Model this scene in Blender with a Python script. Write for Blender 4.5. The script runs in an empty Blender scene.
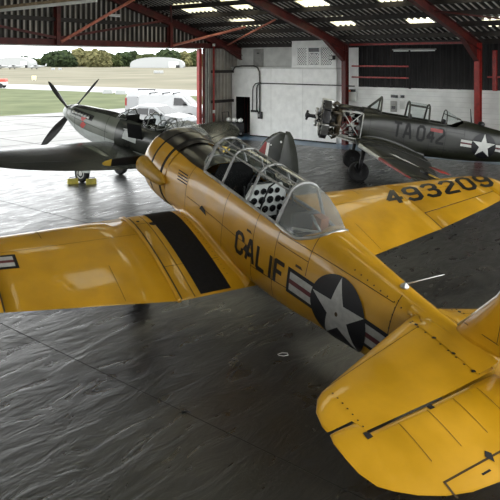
import bpy, bmesh, math, random
from mathutils import Vector, Matrix
R = math.radians
random.seed(7)
scene = bpy.context.scene
COL = scene.collection

# ---------------------------------------------------------------- materials
def mat(name, col, rough=0.5, metal=0.0, var=0.0, scale=4.0, bump=0.0, bscale=30.0, coat=0.0, spec=0.5, col2=None, detail=4.0, rvar=0.0, coord='Object', distort=0.0):
    m = bpy.data.materials.new(name); m.use_nodes = True
    nt = m.node_tree; n = nt.nodes; l = nt.links
    p = n['Principled BSDF']
    p.inputs['Base Color'].default_value = (*col, 1)
    p.inputs['Roughness'].default_value = rough
    p.inputs['Metallic'].default_value = metal
    p.inputs['Coat Weight'].default_value = coat
    p.inputs['Coat Roughness'].default_value = 0.06
    p.inputs['Specular IOR Level'].default_value = spec
    tc = n.new('ShaderNodeTexCoord')
    if var > 0 or col2 or rvar:
        nz = n.new('ShaderNodeTexNoise'); nz.inputs['Scale'].default_value = scale; nz.inputs['Detail'].default_value = detail
        nz.inputs['Distortion'].default_value = distort
        l.new(tc.outputs[coord], nz.inputs['Vector'])
        rp = n.new('ShaderNodeValToRGB')
        c2 = col2 if col2 else tuple(min(1, c*(1+var)) for c in col)
        c1 = col if col2 else tuple(c*(1-var) for c in col)
        rp.color_ramp.elements[0].position = .35; rp.color_ramp.elements[1].position = .66
        rp.color_ramp.elements[0].color = (*c1, 1); rp.color_ramp.elements[1].color = (*c2, 1)
        l.new(nz.outputs['Fac'], rp.inputs['Fac']); l.new(rp.outputs['Color'], p.inputs['Base Color'])
        if rvar:
            mr = n.new('ShaderNodeMapRange'); mr.inputs['From Min'].default_value = .3; mr.inputs['From Max'].default_value = .7
            mr.inputs['To Min'].default_value = max(.02, rough-rvar); mr.inputs['To Max'].default_value = min(1, rough+rvar)
            l.new(nz.outputs['Fac'], mr.inputs['Value']); l.new(mr.outputs['Result'], p.inputs['Roughness'])
    if bump > 0:
        nb = n.new('ShaderNodeTexNoise'); nb.inputs['Scale'].default_value = bscale; nb.inputs['Detail'].default_value = 6
        nb.inputs['Distortion'].default_value = distort
        l.new(tc.outputs[coord], nb.inputs['Vector'])
        bp = n.new('ShaderNodeBump'); bp.inputs['Strength'].default_value = bump; bp.inputs['Distance'].default_value = .05
        l.new(nb.outputs['Fac'], bp.inputs['Height']); l.new(bp.outputs['Normal'], p.inputs['Normal'])
    return m

def glass_mat(name, tint=(.9, .93, .93), alpha=.16, rough=.03, haze=(.75, .78, .78), diff=.0):
    """thin pane: see-through, with a mirror-like reflection that grows at grazing angles and a little dust"""
    m = bpy.data.materials.new(name); m.use_nodes = True
    nt = m.node_tree; n = nt.nodes; l = nt.links; n.clear()
    out = n.new('ShaderNodeOutputMaterial')
    tr = n.new('ShaderNodeBsdfTransparent'); tr.inputs['Color'].default_value = (*tint, 1)
    gl = n.new('ShaderNodeBsdfGlossy'); gl.inputs['Roughness'].default_value = rough; gl.inputs['Color'].default_value = (1, 1, 1, 1)
    fr = n.new('ShaderNodeLayerWeight'); fr.inputs['Blend'].default_value = .5
    pw = n.new('ShaderNodeMath'); pw.operation = 'POWER'; pw.inputs[1].default_value = 5.0; l.new(fr.outputs['Facing'], pw.inputs[0])
    ad = n.new('ShaderNodeMath'); ad.operation = 'ADD'; ad.inputs[1].default_value = alpha; ad.use_clamp = True
    hf = n.new('ShaderNodeMath'); hf.operation = 'MULTIPLY'; hf.inputs[1].default_value = .6; l.new(pw.outputs[0], hf.inputs[0]); l.new(hf.outputs[0], ad.inputs[0])
    mx = n.new('ShaderNodeMixShader'); l.new(ad.outputs[0], mx.inputs['Fac']); l.new(tr.outputs[0], mx.inputs[1]); l.new(gl.outputs[0], mx.inputs[2])
    df = n.new('ShaderNodeBsdfDiffuse'); df.inputs['Color'].default_value = (*haze, 1)
    m2 = n.new('ShaderNodeMixShader'); m2.inputs['Fac'].default_value = diff
    l.new(mx.outputs[0], m2.inputs[1]); l.new(df.outputs[0], m2.inputs[2]); l.new(m2.outputs[0], out.inputs['Surface'])
    return m

M = {}
M['yellow'] = mat('yellow_paint', (.52, .268, .006), .42, var=.12, scale=2.2, coat=.5, bump=.10, bscale=4.5, rvar=.12)
M['yellow_edge'] = mat('yellow_worn', (.55, .30, .03), .5, var=.2, scale=8)
M['black'] = mat('black_paint', (.006, .0055, .006), .38, var=.3, scale=6)
M['antiglare'] = mat('black_antiglare', (.010, .0075, .0075), .30, var=.35, scale=5, coat=.15)
M['rubber_black'] = mat('walkway_black', (.006, .0055, .006), .85, var=.3, scale=20, spec=.25)
M['line'] = mat('panel_line', (.05, .028, .006), .7)
M['gap'] = mat('gap_black', (.008, .007, .006), .8)
M['navy'] = mat('insignia_navy', (.004, .004, .006), .38, spec=.35)
M['white_ins'] = mat('insignia_white', (.42, .42, .40), .45, var=.12, scale=12)
M['red_ins'] = mat('insignia_red', (.10, .014, .018), .45)
M['alum'] = mat('aluminium', (.55, .55, .53), .35, .85, var=.15, scale=9)
M['frame_grey'] = mat('canopy_frame_metal', (.34, .34, .33), .4, .35, var=.2, scale=14)
M['dark_metal'] = mat('dark_metal', (.03, .03, .032), .45, .4, var=.4, scale=8)
M['interior'] = mat('cockpit_dark', (.005, .005, .005), .85, var=.3, spec=.2)
M['panel_white'] = mat('instrument_panel_white', (.62, .62, .60), .5, var=.1)
M['dial'] = mat('dial_black', (.008, .008, .009), .25)
M['tyre'] = mat('tyre_rubber', (.013, .013, .014), .75, var=.3, scale=12)
M['olive'] = mat('olive_paint', (.0105, .0115, .006), .34, var=.35, scale=2.6, coat=.15, bump=.04, bscale=4)
M['olive_dark'] = mat('olive_dark_paint', (.006, .0065, .005), .38, var=.3, scale=4)
M['letter_dark'] = mat('faded_black', (.003, .003, .003), .5, spec=.35)
M['red'] = mat('red_paint', (.27, .02, .015), .42, var=.25, scale=6)
M['red_dark'] = mat('red_oxide', (.085, .012, .009), .5, var=.35, scale=3.0)
M['white'] = mat('white_paint', (.86, .87, .85), .55, var=.06, scale=3)
M['offwhite'] = mat('off_white', (.60, .61, .58), .6, var=.1, scale=3)
M['spit_green'] = mat('camouflage_dark', (.017, .019, .017), .24, col2=(.07, .076, .064), scale=.9, detail=2, coat=.12, bump=.05, bscale=6)
M['spit_grey'] = mat('camouflage_nose', (.15, .165, .135), .28, col2=(.085, .095, .072), scale=1.1, detail=2, coat=.15)
M['spit_under'] = mat('pale_underside', (.45, .48, .46), .35, var=.1)
M['prop_black'] = mat('propeller_black', (.014, .014, .015), .4, var=.3)
M['yellow_tip'] = mat('tip_yellow', (.62, .42, .06), .5)
M['chock'] = mat('chock_yellow', (.58, .50, .10), .6, var=.15, scale=9)
M['glass'] = glass_mat('canopy_glass', alpha=.02)
M['dome_glass'] = glass_mat('hazed_perspex', tint=(.85, .86, .84), alpha=.05, haze=(.42, .44, .43), diff=.36, rough=.08)
M['window_dark'] = glass_mat('vehicle_glass', tint=(.12, .13, .14), alpha=.12)
M['tyre2'] = M['tyre']

# ---------------------------------------------------------------- mesh helpers
class MB:
    def __init__(self): self.bm = bmesh.new(); self.mats = []
    def mi(self, m):
        if m not in self.mats: self.mats.append(m)
        return self.mats.index(m)
    def face(self, vs, m, smooth=False):
        try: f = self.bm.faces.new(vs)
        except ValueError: return None
        f.material_index = self.mi(m); f.smooth = smooth; return f
    def box(self, c, s, m, rot=None, bev=0.0):
        c = Vector(c); t = bmesh.new(); bmesh.ops.create_cube(t, size=1)
        bmesh.ops.scale(t, vec=Vector(s), verts=t.verts)
        if bev > 0: bmesh.ops.bevel(t, geom=t.edges[:], offset=bev, segments=2, affect='EDGES', profile=.6)
        self._merge(t, Matrix.Translation(c) @ (rot.to_4x4() if rot else Matrix.Identity(4)), m, bev > 0)
    def _merge(self, t, mtx, m, smooth=False):
        mp = {}
        for v in t.verts: mp[v] = self.bm.verts.new(mtx @ v.co)
        k = self.mi(m)
        for f in t.faces:
            try:
                g = self.bm.faces.new([mp[v] for v in f.verts]); g.material_index = k; g.smooth = smooth
            except ValueError: pass
        t.free()
    def sphere(self, c, r, m, sc=(1, 1, 1), sub=2, rot=None):
        t = bmesh.new(); bmesh.ops.create_icosphere(t, subdivisions=sub, radius=r)
        self._merge(t, Matrix.Translation(Vector(c)) @ (rot.to_4x4() if rot else Matrix.Identity(4)) @ Matrix.Diagonal((*sc, 1)), m, True)
    def tube(self, pts, r, m, n=8, caps=True, smooth=True):
        pts = [Vector(p) for p in pts]; rr = r if isinstance(r, (list, tuple)) else [r]*len(pts)
        rings = []; prev = None
        for i, p in enumerate(pts):
            d = (pts[min(i+1, len(pts)-1)] - pts[max(i-1, 0)]).normalized()
            ref = prev if prev is not None else (Vector((0, 0, 1)) if abs(d.z) < .9 else Vector((1, 0, 0)))
            x = d.cross(ref).cross(d)
            if x.length < 1e-6: x = d.orthogonal()
            x.normalize(); prev = x; y = d.cross(x)
            rings.append([p + rr[i]*(math.cos(2*math.pi*k/n)*x + math.sin(2*math.pi*k/n)*y) for k in range(n)])
        self.loft(rings, m, caps, caps, smooth)
    def bar(self, p, q, w, h, m, up=(0, 0, 1)):
        p, q = Vector(p), Vector(q); d = (q-p).normalized(); up = Vector(up)
        x = d.cross(up)
        if x.length < 1e-4: x = d.orthogonal()
        x.normalize(); y = x.cross(d)
        rings = [[b + sx*w/2*x + sy*h/2*y for sx, sy in ((-1, -1), (1, -1), (1, 1), (-1, 1))] for b in (p, q)]
        self.loft(rings, m, True, True, False)
    def ibeam(self, p, q, w, h, m, up=(0, 0, 1), tf=.02, tw=.014):
        p, q = Vector(p), Vector(q); d = (q-p).normalized(); x = d.cross(Vector(up)).normalized(); y = x.cross(d)
        for s in (-1, 1): self.bar(p + s*(h/2-tf/2)*y, q + s*(h/2-tf/2)*y, w, tf, m, up)
        self.bar(p, q, tw, h-2*tf, m, up)
    def loft(self, rings, m, cap0=True, cap1=True, smooth=True, closed=True, mf=None):
        V = [[self.bm.verts.new(p) for p in r] for r in rings]; n = len(rings[0])
        for i in range(len(V)-1):
            for k in range(n if closed else n-1):
                mm = mf(i, k) if mf else m
                if mm is None: continue
                k2 = (k+1) % n
                self.face((V[i][k], V[i][k2], V[i+1][k2], V[i+1][k]), mm, smooth)
        if cap0: self.face(list(reversed(V[0])), m)
        if cap1: self.face(V[-1], m)
        return V
    def lathe(self, prof, m, axis_o, axis_d, n=24, smooth=True, caps=True):
        """prof: (distance along axis, radius)"""
        o = Vector(axis_o); d = Vector(axis_d).normalized(); x = d.orthogonal().normalized(); y = d.cross(x)
        self.loft([[o + a*d + r*(math.cos(2*math.pi*k/n)*x + math.sin(2*math.pi*k/n)*y) for k in range(n)] for a, r in prof], m, caps, caps, smooth)
    def prism(self, poly, vec, m, smooth=False):
        vec = Vector(vec); a = [Vector(p) for p in poly]
        self.loft([a, [p+vec for p in a]], m, True, True, smooth)
    def patch(self, poly, fn, m, cuts=0, smooth=True):
        """polygon in (p, q) laid on a surface through fn(p, q) -> Vector"""
        t = bmesh.new(); vs = [t.verts.new((p, q, 0)) for p, q in poly]; t.faces.new(vs)
        bmesh.ops.triangulate(t, faces=t.faces[:])
        for _ in range(cuts): bmesh.ops.subdivide_edges(t, edges=t.edges[:], cuts=1, use_grid_fill=True)
        mp = {v: self.bm.verts.new(fn(v.co.x, v.co.y)) for v in t.verts}
        for f in t.faces: self.face([mp[v] for v in f.verts], m, smooth)
        t.free()
    def build(self, name, parent=None, fix=True, sub=0, bevel=0.0, auto=None):
        if fix: bmesh.ops.recalc_face_normals(self.bm, faces=self.bm.faces[:])
        me = bpy.data.meshes.new(name); self.bm.to_mesh(me); self.bm.free()
        for m in self.mats: me.materials.append(m)
        o = bpy.data.objects.new(name, me); COL.objects.link(o)
        if parent is not None: o.parent = parent
        if sub:
            s = o.modifiers.new('sub', 'SUBSURF'); s.levels = s.render_levels = sub
        if bevel:
            b = o.modifiers.new('bev', 'BEVEL'); b.width = bevel; b.segments = 2; b.limit_method = 'ANGLE'
        return o

def tag(o, label, cat, group=None, kind=None):
    o['label'] = label; o['category'] = cat
    if group: o['group'] = group
    if kind: o['kind'] = kind
    return o
def struct(o, label=None):
    o['kind'] = 'structure'
    if label: o['label'] = label
    return o
def empty(name, loc, mtx=None):
    o = bpy.data.objects.new(name, None); COL.objects.link(o); o.empty_display_size = .3
    if mtx is not None: o.matrix_world = mtx
    else: o.location = loc
    return o
def interp(tab, x):
    if x <= tab[0][0]: return tab[0][1:]
    for a, b in zip(tab, tab[1:]):
        if x <= b[0]:
            t = (x-a[0])/(b[0]-a[0]); return tuple(p+(q-p)*t for p, q in zip(a[1:], b[1:]))
    return tab[-1][1:]
def smoothtab(tab, x):
    """Catmull-Rom through the table rows"""
    if x <= tab[0][0]: return tab[0][1:]
    if x >= tab[-1][0]: return tab[-1][1:]
    for i in range(len(tab)-1):
        a, b = tab[i], tab[i+1]
        if x <= b[0]:
            z = tab[max(i-1, 0)]; c = tab[min(i+2, len(tab)-1)]; h = b[0]-a[0]; t = (x-a[0])/h; out = []
            for k in range(1, len(a)):
                m0 = (b[k]-z[k])/(b[0]-z[0])*h; m1 = (c[k]-a[k])/(c[0]-a[0])*h
                out.append((2*t**3-3*t*t+1)*a[k] + (t**3-2*t*t+t)*m0 + (-2*t**3+3*t*t)*b[k] + (t**3-t*t)*m1)
            return tuple(out)

# ---------------------------------------------------------------- lettering
G = {
 'C': [[(.58, .72), (.58, .85), (.43, 1), (.15, 1), (0, .85), (0, .15), (.15, 0), (.43, 0), (.58, .15), (.58, .28)]],
 'A': [[(-.02, 0), (.24, 1), (.36, 1), (.62, 0)], [(.1, .33), (.5, .33)]],
 'L': [[(0, 1), (0, 0), (.55, 0)]], 'I': [[(0.1, 0), (0.1, 1)]],
 'F': [[(0, 0), (0, 1), (.55, 1)], [(0, .53), (.42, .53)]],
 'T': [[(0, 1), (.6, 1)], [(.3, 1), (.3, 0)]],
 '0': [[(.15, 0), (.43, 0), (.58, .15), (.58, .85), (.43, 1), (.15, 1), (0, .85), (0, .15), (.15, 0)]],
 '4': [[(.44, 0), (.44, 1), (0, .32), (.62, .32)]],
 '9': [[(.58, .6), (.43, .45), (.15, .45), (0, .6), (0, .85), (.15, 1), (.43, 1), (.58, .85), (.58, .15), (.43, 0), (.15, 0), (0, .15)]],
 '3': [[(0, .85), (.15, 1), (.43, 1), (.58, .85), (.58, .67), (.43, .52), (.2, .52)], [(.43, .52), (.58, .37), (.58, .15), (.43, 0), (.15, 0), (0, .15)]],
 '2': [[(0, .82), (.15, 1), (.43, 1), (.58, .85), (.58, .66), (0, .12), (0, 0), (.6, 0)]],
}
def strokes(mb, text, fn, m, h, w=.2, adv=.92):
    """block lettering: h is the height, fn maps (along, up) to the surface"""
    x0 = 0
    for ch in text:
        if ch == ' ': x0 += .4*h; continue
        for pl in G[ch]:
            for (ax, ay), (bx, by) in zip(pl, pl[1:]):
                A = Vector((x0+ax*h, ay*h)); B = Vector((x0+bx*h, by*h)); d = B-A; L = d.length
                if L < 1e-6: continue
                d /= L; nn = Vector((-d.y, d.x)); e = w*h*.5
                A2, B2 = A - d*e*.42, B + d*e*.42; k = max(1, int((B2-A2).length/.06))
                V = [[mb.bm.verts.new(fn(*(A2 + (B2-A2)*i/k + s*e*nn))) for s in (-1, 1)] for i in range(k+1)]
                for i in range(k): mb.face((V[i][0], V[i][1], V[i+1][1], V[i+1][0]), m)
        x0 += (.45 if ch == 'I' else adv)*h
    return x0

def star_pts(r, rot=math.pi/2, inner=.382):
    return [((r if i % 2 == 0 else r*inner)*math.cos(rot+i*math.pi/5), (r if i % 2 == 0 else r*inner)*math.sin(rot+i*math.pi/5)) for i in range(10)]
def insignia(mb, fn, r, mw, mn, mr, rot=math.pi/2, border=True):
    """star in a disc with side bars; fn(p, q, layer)"""
    bw = r*.11
    f = lambda k: (lambda p, q: fn(p, q, k))
    for s in (-1, 1):
        x0, x1, y0 = r*.80, r*1.88, r*.27
        if border: mb.patch([(s*x0, -y0-bw), (s*(x1+bw), -y0-bw), (s*(x1+bw), y0+bw), (s*x0, y0+bw)], f(0), mn, 4)
        mb.patch([(s*x0, -y0), (s*x1, -y0), (s*x1, y0), (s*x0, y0)], f(1), mw, 4)
        if mr: mb.patch([(s*x0, -y0*.25), (s*x1, -y0*.25), (s*x1, y0*.25), (s*x0, y0*.25)], f(2), mr, 3)
    mb.patch([(1.0*r*math.cos(i*math.pi/20), 1.0*r*math.sin(i*math.pi/20)) for i in range(40)], f(3), mn, 3)
    P = star_pts(r*.97, rot)
    for i in range(0, 10, 2):
        mb.patch([P[i-1], P[i], P[i+1], (0, 0)], f(4), mw, 3)
# ---------------------------------------------------------------- two-seat radial-engined trainer
# aircraft measure: X aft of the propeller hub, Y to port, Z above the thrust line
REF = (1.95, 0.0, -1.78)                      # ground point between the main wheels
def A(X, Y, Z): return Vector((-(X-REF[0]), Y, Z-REF[2]))

FUS = [  # X, half width, z top, z bottom, z of widest, exponent, y of the upper edge line
 (1.42, .655, .630, -.66, .00, 2.05, .40), (1.60, .630, .625, -.67, .00, 2.1, .40), (2.00, .580, .615, -.71, -.02, 2.3, .405),
 (2.45, .545, .620, -.74, -.04, 2.8, .41), (3.00, .522, .630, -.75, -.06, 3.0, .41), (3.80, .508, .640, -.735, -.06, 3.2, .41),
 (4.68, .475, .660, -.68, -.05, 3.2, .40), (5.05, .437, .695, -.67, -.04, 2.8, .365), (5.42, .395, .720, -.645, -.04, 2.3, .14),
 (6.04, .330, .650, -.58, -.01, 2.1, .14), (6.60, .268, .585, -.50, .02, 2.1, .11), (7.10, .212, .535, -.41, .06, 2.1, .09),
 (7.60, .150, .510, -.30, .10, 2.1, .06), (8.02, .085, .490, -.20, .13, 2.1, .03)]
def fsec(X): return smoothtab(FUS, X)
def fring(X, ntop=9, nside=44):
    hw, zt, zb, zc, n, yc = fsec(X)
    ths = math.asin(min(.999, (yc/hw))**(n/2))
    th = [-ths + 2*ths*i/(ntop-1) for i in range(ntop)] + [ths + (2*math.pi-2*ths)*(i+1)/(nside+1) for i in range(nside)]
    out = []
    for t in th:
        s, c = math.sin(t), math.cos(t)
        y = hw*math.copysign(abs(s)**(2/n), s); z = math.copysign(abs(c)**(2/n), c)
        out.append(A(X, y, zc + (z*(zt-zc) if c > 0 else z*(zc-zb))))
    return out
def fside(X, z, off=0.0, side=1):
    hw, zt, zb, zc, n, yc = fsec(X)
    h = (zt-zc) if z > zc else (zc-zb); q = min(.9999, abs(z-zc)/h)
    y = hw*(1-q**n)**(1/n); gy = (abs(y)/hw)**(n-1)/hw; gz = math.copysign(q**(n-1)/h, z-zc)
    nn = math.hypot(gy, gz)
    return A(X, side*(y+off*gy/nn), z+off*gz/nn)

def airfoil(f0, f1, n=12):
    """closed outline of the chord fraction f0..f1: upper side aft to front, lower side front to aft"""
    xs = [f0 + (f1-f0)*(1-math.cos(math.pi*i/n))/2 for i in range(n+1)]
    def yt(x): return 5*(.2969*math.sqrt(max(x, 0))-.126*x-.3516*x*x+.2843*x**3-.1036*x**4)
    up = [(x, yt(x)*1.25) for x in reversed(xs)]; lo = [(x, -yt(x)*.75) for x in xs]
    if f0 <= 0: lo = lo[1:]
    return up + lo
def wsec(tab, y, f0=0., f1=1., n=12):
    xl, zl, xt, zt, th = interp(tab, y); c = xt-xl
    return [(xl + x*c, zl + (zt-zl)*x + h*th*c) for x, h in airfoil(f0, f1, n)]
def wtop(tab, X, y, off=.004):
    xl, zl, xt, zt, th = interp(tab, abs(y)); c = xt-xl; x = min(1, max(0, (X-xl)/c))
    yt = 5*(.2969*math.sqrt(x)-.126*x-.3516*x*x+.2843*x**3-.1036*x**4)*1.25
    return A(X, y, zl+(zt-zl)*x+yt*th*c+off)
WING = [(0.0, 1.72, -.54, 4.12, -.70, .15), (1.55, 1.74, -.54, 4.12, -.69, .15), (3.9, 2.20, -.335, 3.93, -.46, .135),
        (5.6, 2.54, -.18, 3.72, -.27, .12), (6.05, 2.68, -.14, 3.62, -.22, .11), (6.28, 2.86, -.11, 3.48, -.165, .10), (6.38, 3.05, -.10, 3.30, -.13, .08)]
TAIL_ = [(0.10, 6.98, .425, 8.04, .42, .08), (.37, 7.05, .41, 8.055, .405, .08), (.78, 7.18, .39, 8.075, .385, .08), (1.80, 7.51, .34, 8.085, .335, .08), (1.84, 7.525, .338, 7.94, .335, .08), (1.95, 7.59, .333, 7.945, .33, .075), (2.06, 7.72, .328, 7.95, .325, .06), (2.115, 7.88, .325, 7.95, .323, .05)]
ELEV = [(.16, 8.07, .405, 8.90, .295, .07), (1.07, 8.095, .36, 8.90, .245, .07), (1.37, 8.10, .35, 8.865, .235, .07), (1.6, 8.105, .34, 8.80, .235, .07), (1.80, 8.11, .33, 8.70, .235, .07), (1.83, 7.965, .332, 8.68, .237, .07), (1.95, 7.967, .328, 8.60, .243, .065), (2.05, 7.97, .323, 8.51, .25, .06), (2.11, 7.98, .32, 8.36, .265, .05), (2.135, 8.06, .31, 8.22, .295, .05)]

def mirror_y(pts, s): return [Vector((p.x, p.y*s, p.z)) for p in pts]
def surf(mb, tab, ys, m, s=1, f0=0., f1=1., n=12, off=A):
    mb.loft([[off(x, y*s, z) for x, z in wsec(tab, y, f0, f1, n)] for y in ys], m)
def lin(a, b, n): return [a+(b-a)*i/n for i in range(n+1)]
def dots(mb, pts, r, m, nrm=(0, 0, 1)):
    nz = Vector(nrm)
    x = nz.orthogonal().normalized(); y = nz.cross(x)
    for p in pts: mb.face([mb.bm.verts.new(p + r*(math.cos(k*math.pi/3)*x + math.sin(k*math.pi/3)*y)) for k in range(6)], m)
def strip(mb, pts, w, m):
    """thin flat line along pts (each a (point, sideways direction) pair)"""
    V = [[mb.bm.verts.new(p - d*w/2), mb.bm.verts.new(p + d*w/2)] for p, d in pts]
    for a, b in zip(V, V[1:]): mb.face((a[0], a[1], b[1], b[0]), m)

def trainer(name, mtx, green=False, ground_slope=.206):
    root = empty(name, (0, 0, 0), mtx)
    body = M['olive'] if green else M['yellow']; top = M['olive_dark'] if green else M['antiglare']; line = M['letter_dark'] if green else M['line']
    # ---- fuselage
    x0 = 1.86 if green else 1.44
    xs = [x0] + [x for x in (1.5, 1.6, 1.75, 1.9, 2.05, 2.2, 2.32, 2.45, 2.6, 2.8, 3.0, 3.2, 3.4, 3.6, 3.8, 4.0, 4.2, 4.4, 4.55, 4.68, 4.8, 4.92, 5.05, 5.18, 5.3, 5.42, 5.55, 5.7, 5.87, 6.04, 6.2, 6.4, 6.6, 6.85, 7.1, 7.35, 7.6, 7.85, 8.02) if x > x0]
    def mf(i, k):
        if k < 8:
            x = (xs[i]+xs[i+1])/2
            if x < 2.45: return top
            if x < 5.3: return None
        return body
    mb = MB(); mb.loft([fring(x) for x in xs], body, mf=mf)
    def ring_line(X, zs=None, w=.012):
        pts = []
        z0, z1 = zs if zs else (fsec(X)[2]*.97, fsec(X)[1]*.9)
        for i in range(17):
            z = z0+(z1-z0)*i/16; pts.append((fside(X, z, .003), Vector((1, 0, 0))))
        strip(mb, pts, w, line)
    def long_line(Xa, Xb, za, zb_, w=.010):
        strip(mb, [(fside(Xa+(Xb-Xa)*i/12, za+(zb_-za)*i/12, .003), Vector((0, 0, 1))) for i in range(13)], w, line)
    for X in (2.15, 3.35, 4.2, 4.72): ring_line(X, w=.010)
    long_line(4.72, 6.7, .44, .42); long_line(4.75, 5.35, .30, .29); long_line(2.2, 4.2, -.02, -.05); long_line(4.2, 7.2, -.30, -.05)
    ring_line(5.35, (.10, .66)); ring_line(6.75, (-.3, .52))
    dots(mb, [fside(6.05+.11*i, .50-.012*i, .005) for i in range(9)], .011, line, (0, 1, .6))
    dots(mb, [fside(6.75, -.1+.08*i, .005) for i in range(8)], .011, line, (0, 1, .2))
    if not green:
        # louvres, foot step and small access marks
        for i in range(4): strip(mb, [(fside(1.78+.018*i, .30-.045*i, .004), Vector((0, 0, 1))), (fside(2.10+.018*i, .30-.045*i, .004), Vector((0, 0, 1)))], .02, M['gap'])
        mb.patch([(2.62, -.06), (2.86, -.10), (2.80, -.02), (2.70, .02)], lambda p, q: fside(p, q, .008), M['gap'])
        mb.patch([(3.98, -.14), (4.18, -.20), (4.12, -.08), (4.05, -.04)], lambda p, q: fside(p, q, .010), M['gap'])
        for X, z in ((4.02, .16), (5.15, .14)): mb.patch([(X, z), (X+.14, z), (X+.10, z+.035), (X, z+.035)], lambda p, q: fside(p, q, .005), line)
    fus = mb.build('fuselage', root)
    # ---- cockpit tub inside
    mb = MB()
    mb.box(A(3.7, 0, -.05), (2.4, .76, .04), M['interior'])
    for s in (-1, 1): mb.box(A(3.6, s*.39, .2), (2.2, .02, .5), M['interior'])
    for X, w_ in ((2.52, .76), (3.60, .76), (4.92, .70)): mb.box(A(X, 0, .2), (.03, w_, .55), M['interior'])
    mb.build('cockpit_tub', root)
    def seat(X):
        q = MB(); q.box(A(X-.15, 0, .12), (.42, .44, .06), M['interior'], bev=.02); q.box(A(X+.10, 0, .38), (.07, .44, .56), M['dark_metal'], Matrix.Rotation(R(10), 3, 'Y'), bev=.025)
        q.build('seat', root)
    seat(3.45); seat(4.62)
    # ---- instrument panels
    if not green:
        for X, dial in ((2.72, False), (3.70, True)):
            q = MB(); poly = [(-.37, .18), (.37, .18), (.37, .52), (.27, .70), (-.27, .70), (-.37, .52)]
            q.prism([A(X, y, z) for y, z in poly], A(X-.03, 0, 0)-A(X, 0, 0), M['panel_white'] if dial else M['interior'])
            ip = q.build('instrument_panel', root)
            if dial:
                for (y, z, r) in [(-.27, .31, .052), (-.14, .30, .056), (0, .30, .058), (.14, .30, .056), (.27, .31, .052), (-.22, .45, .056), (-.075, .45, .06), (.075, .45, .06), (.22, .45, .056), (-.19, .59, .045), (-.065, .595, .05), (.065, .595, .05), (.19, .59, .045), (.31, .44, .035), (-.31, .44, .035)]:
                    d = MB(); d.lathe([(0, r), (.012, r), (.014, r*.86)], M['dial'], A(X+.001, y, z), (-1, 0, 0), 16)
                    d.build('dial', ip)
            c = MB(); c.tube([A(X+.42, 0, .0), A(X+.36, 0, .25), A(X+.34, 0, .42)], .018, M['dark_metal']); c.build('control_stick', root)
    # ---- canopy
    BASE, SH, TP = (.415, .505), (.235, .955), (.12, 1.04)
    FK = 1.5 if green else 1.15
    PROF = [(.415, .505), (.38, .60), (.31, .775), (.262, .895), (.235, .955), (.19, 1.005), (.12, 1.04), (.06, 1.055), (0, 1.06)]
    PROF = PROF + [(-y, v) for y, v in reversed(PROF[:-1])]
    def arch(X, sc=1.0, lean=0.0): return [A(X+lean*(v-.5), y, .505+(v-.505)*sc) for y, v in PROF]
    FM, GL = (mat('olive_frame', (.05, .052, .042), .5) if green else M['frame_grey']), M['glass']
    def glaze(nm, rings, open_sides=(), m=None):
        q = MB(); q.loft(rings, m or GL, False, False, False, closed=False); return q.build(nm, root, fix=False)
    X0, X1, X2, X3 = 2.46, 3.05, 3.82, 4.60
    a0, a1, a2, a3 = arch(X0), arch(X1), arch(X2), arch(X3)
    # windscreen: flat sloping front pane and two side panes ahead of the first arch
    low = [A(2.46, .415, .505), A(2.24, .30, .575), A(2.06, .15, .615), A(2.06, -.15, .615), A(2.24, -.30, .575), A(2.46, -.415, .505)]
    hi = [a0[0], a0[3], a0[6], a0[-7], a0[-4], a0[-1]]
    q = MB(); q.loft([low, hi], GL, False, False, False, closed=False); ws = q.build('windscreen', root, fix=False)
    wf = MB()
    for pts, r in ((a0, .022), (low, .016), ([low[2], hi[2]], .014), ([low[3], hi[3]], .014)): wf.tube(pts, r*FK, FM, 6)
    wf.build('windscreen_frame', ws)
    if not green:
        for nm, p, s, x1, x2 in (('front_canopy', a0, a1, X0, X1), ('center_canopy', a1, a2, X1, X2), ('rear_canopy', a2, a3, X2, X3)):
            g = glaze(nm, [p, s]); q = MB(); q.tube(s, .021, FM, 6)
            for sg in (1, -1):
                for (y, z), rr in ((BASE, .024), (SH, .017), (TP, .013)): q.tube([A(x1, sg*y, z), A(x2, sg*y, z)], rr, FM, 6)
            if nm == 'center_canopy': q.tube([A(x1, .12, 1.04), A((x1+x2)/2, -.12, 1.04), A(x2, .12, 1.04)], .010, FM, 6)
            if nm == 'rear_canopy': q.tube([A(x1, 0, 1.06), A(x2, 0, 1.06)], .012, FM, 6)
            q.build('canopy_frame', g)
        q = MB()
        for X in (3.55, 4.0): q.tube([A(X, .30, .45), A(X+.03, .20, .8), A(X+.04, 0, .93), A(X+.03, -.20, .8), A(X, -.30, .45)], .014, M['dark_metal'], 6)
        q.build('roll_frame', root)
        # rear blister
        rings = []; ZA = [(0, 1.06), (.18, 1.05), (.36, 1.02), (.55, .955), (.72, .87), (.86, .795), (1.0, .735)]
        for i in range(15):
            t = i/14; X = X3+.86*t; w = math.sqrt(max(.0004, 1-t**2.3)); zb = interp([(0, .505), (.25, .478), (.52, .475), (.8, .585), (1, .72)], t)[0]; za = max(smoothtab(ZA, t)[0], zb+.004)
            rings.append([A(X, y*w*(1-.0*t), zb+(v-.505)/.555*(za-zb)) for y, v in PROF])
        g = glaze('rear_blister', rings, m=M['dome_glass'])
        for p in g.data.polygons: p.use_smooth = True
        q = MB(); q.tube([r[0] for r in rings] + [r[-1] for r in reversed(rings)], .024, M['alum'], 6); q.tube(a3, .026, FM, 6); q.build('blister_frame', g)
        q = MB(); q.box(A(4.95, 0, .38), (.5, .60, .05), M['alum']); q.tube([A(4.8, -.2, .44), A(4.9, .05, .70), A(5.15, .08, .58)], .02, M['alum']); q.tube([A(4.75, .25, .48), A(5.2, -.1, .54)], .02, M['white'])
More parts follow.
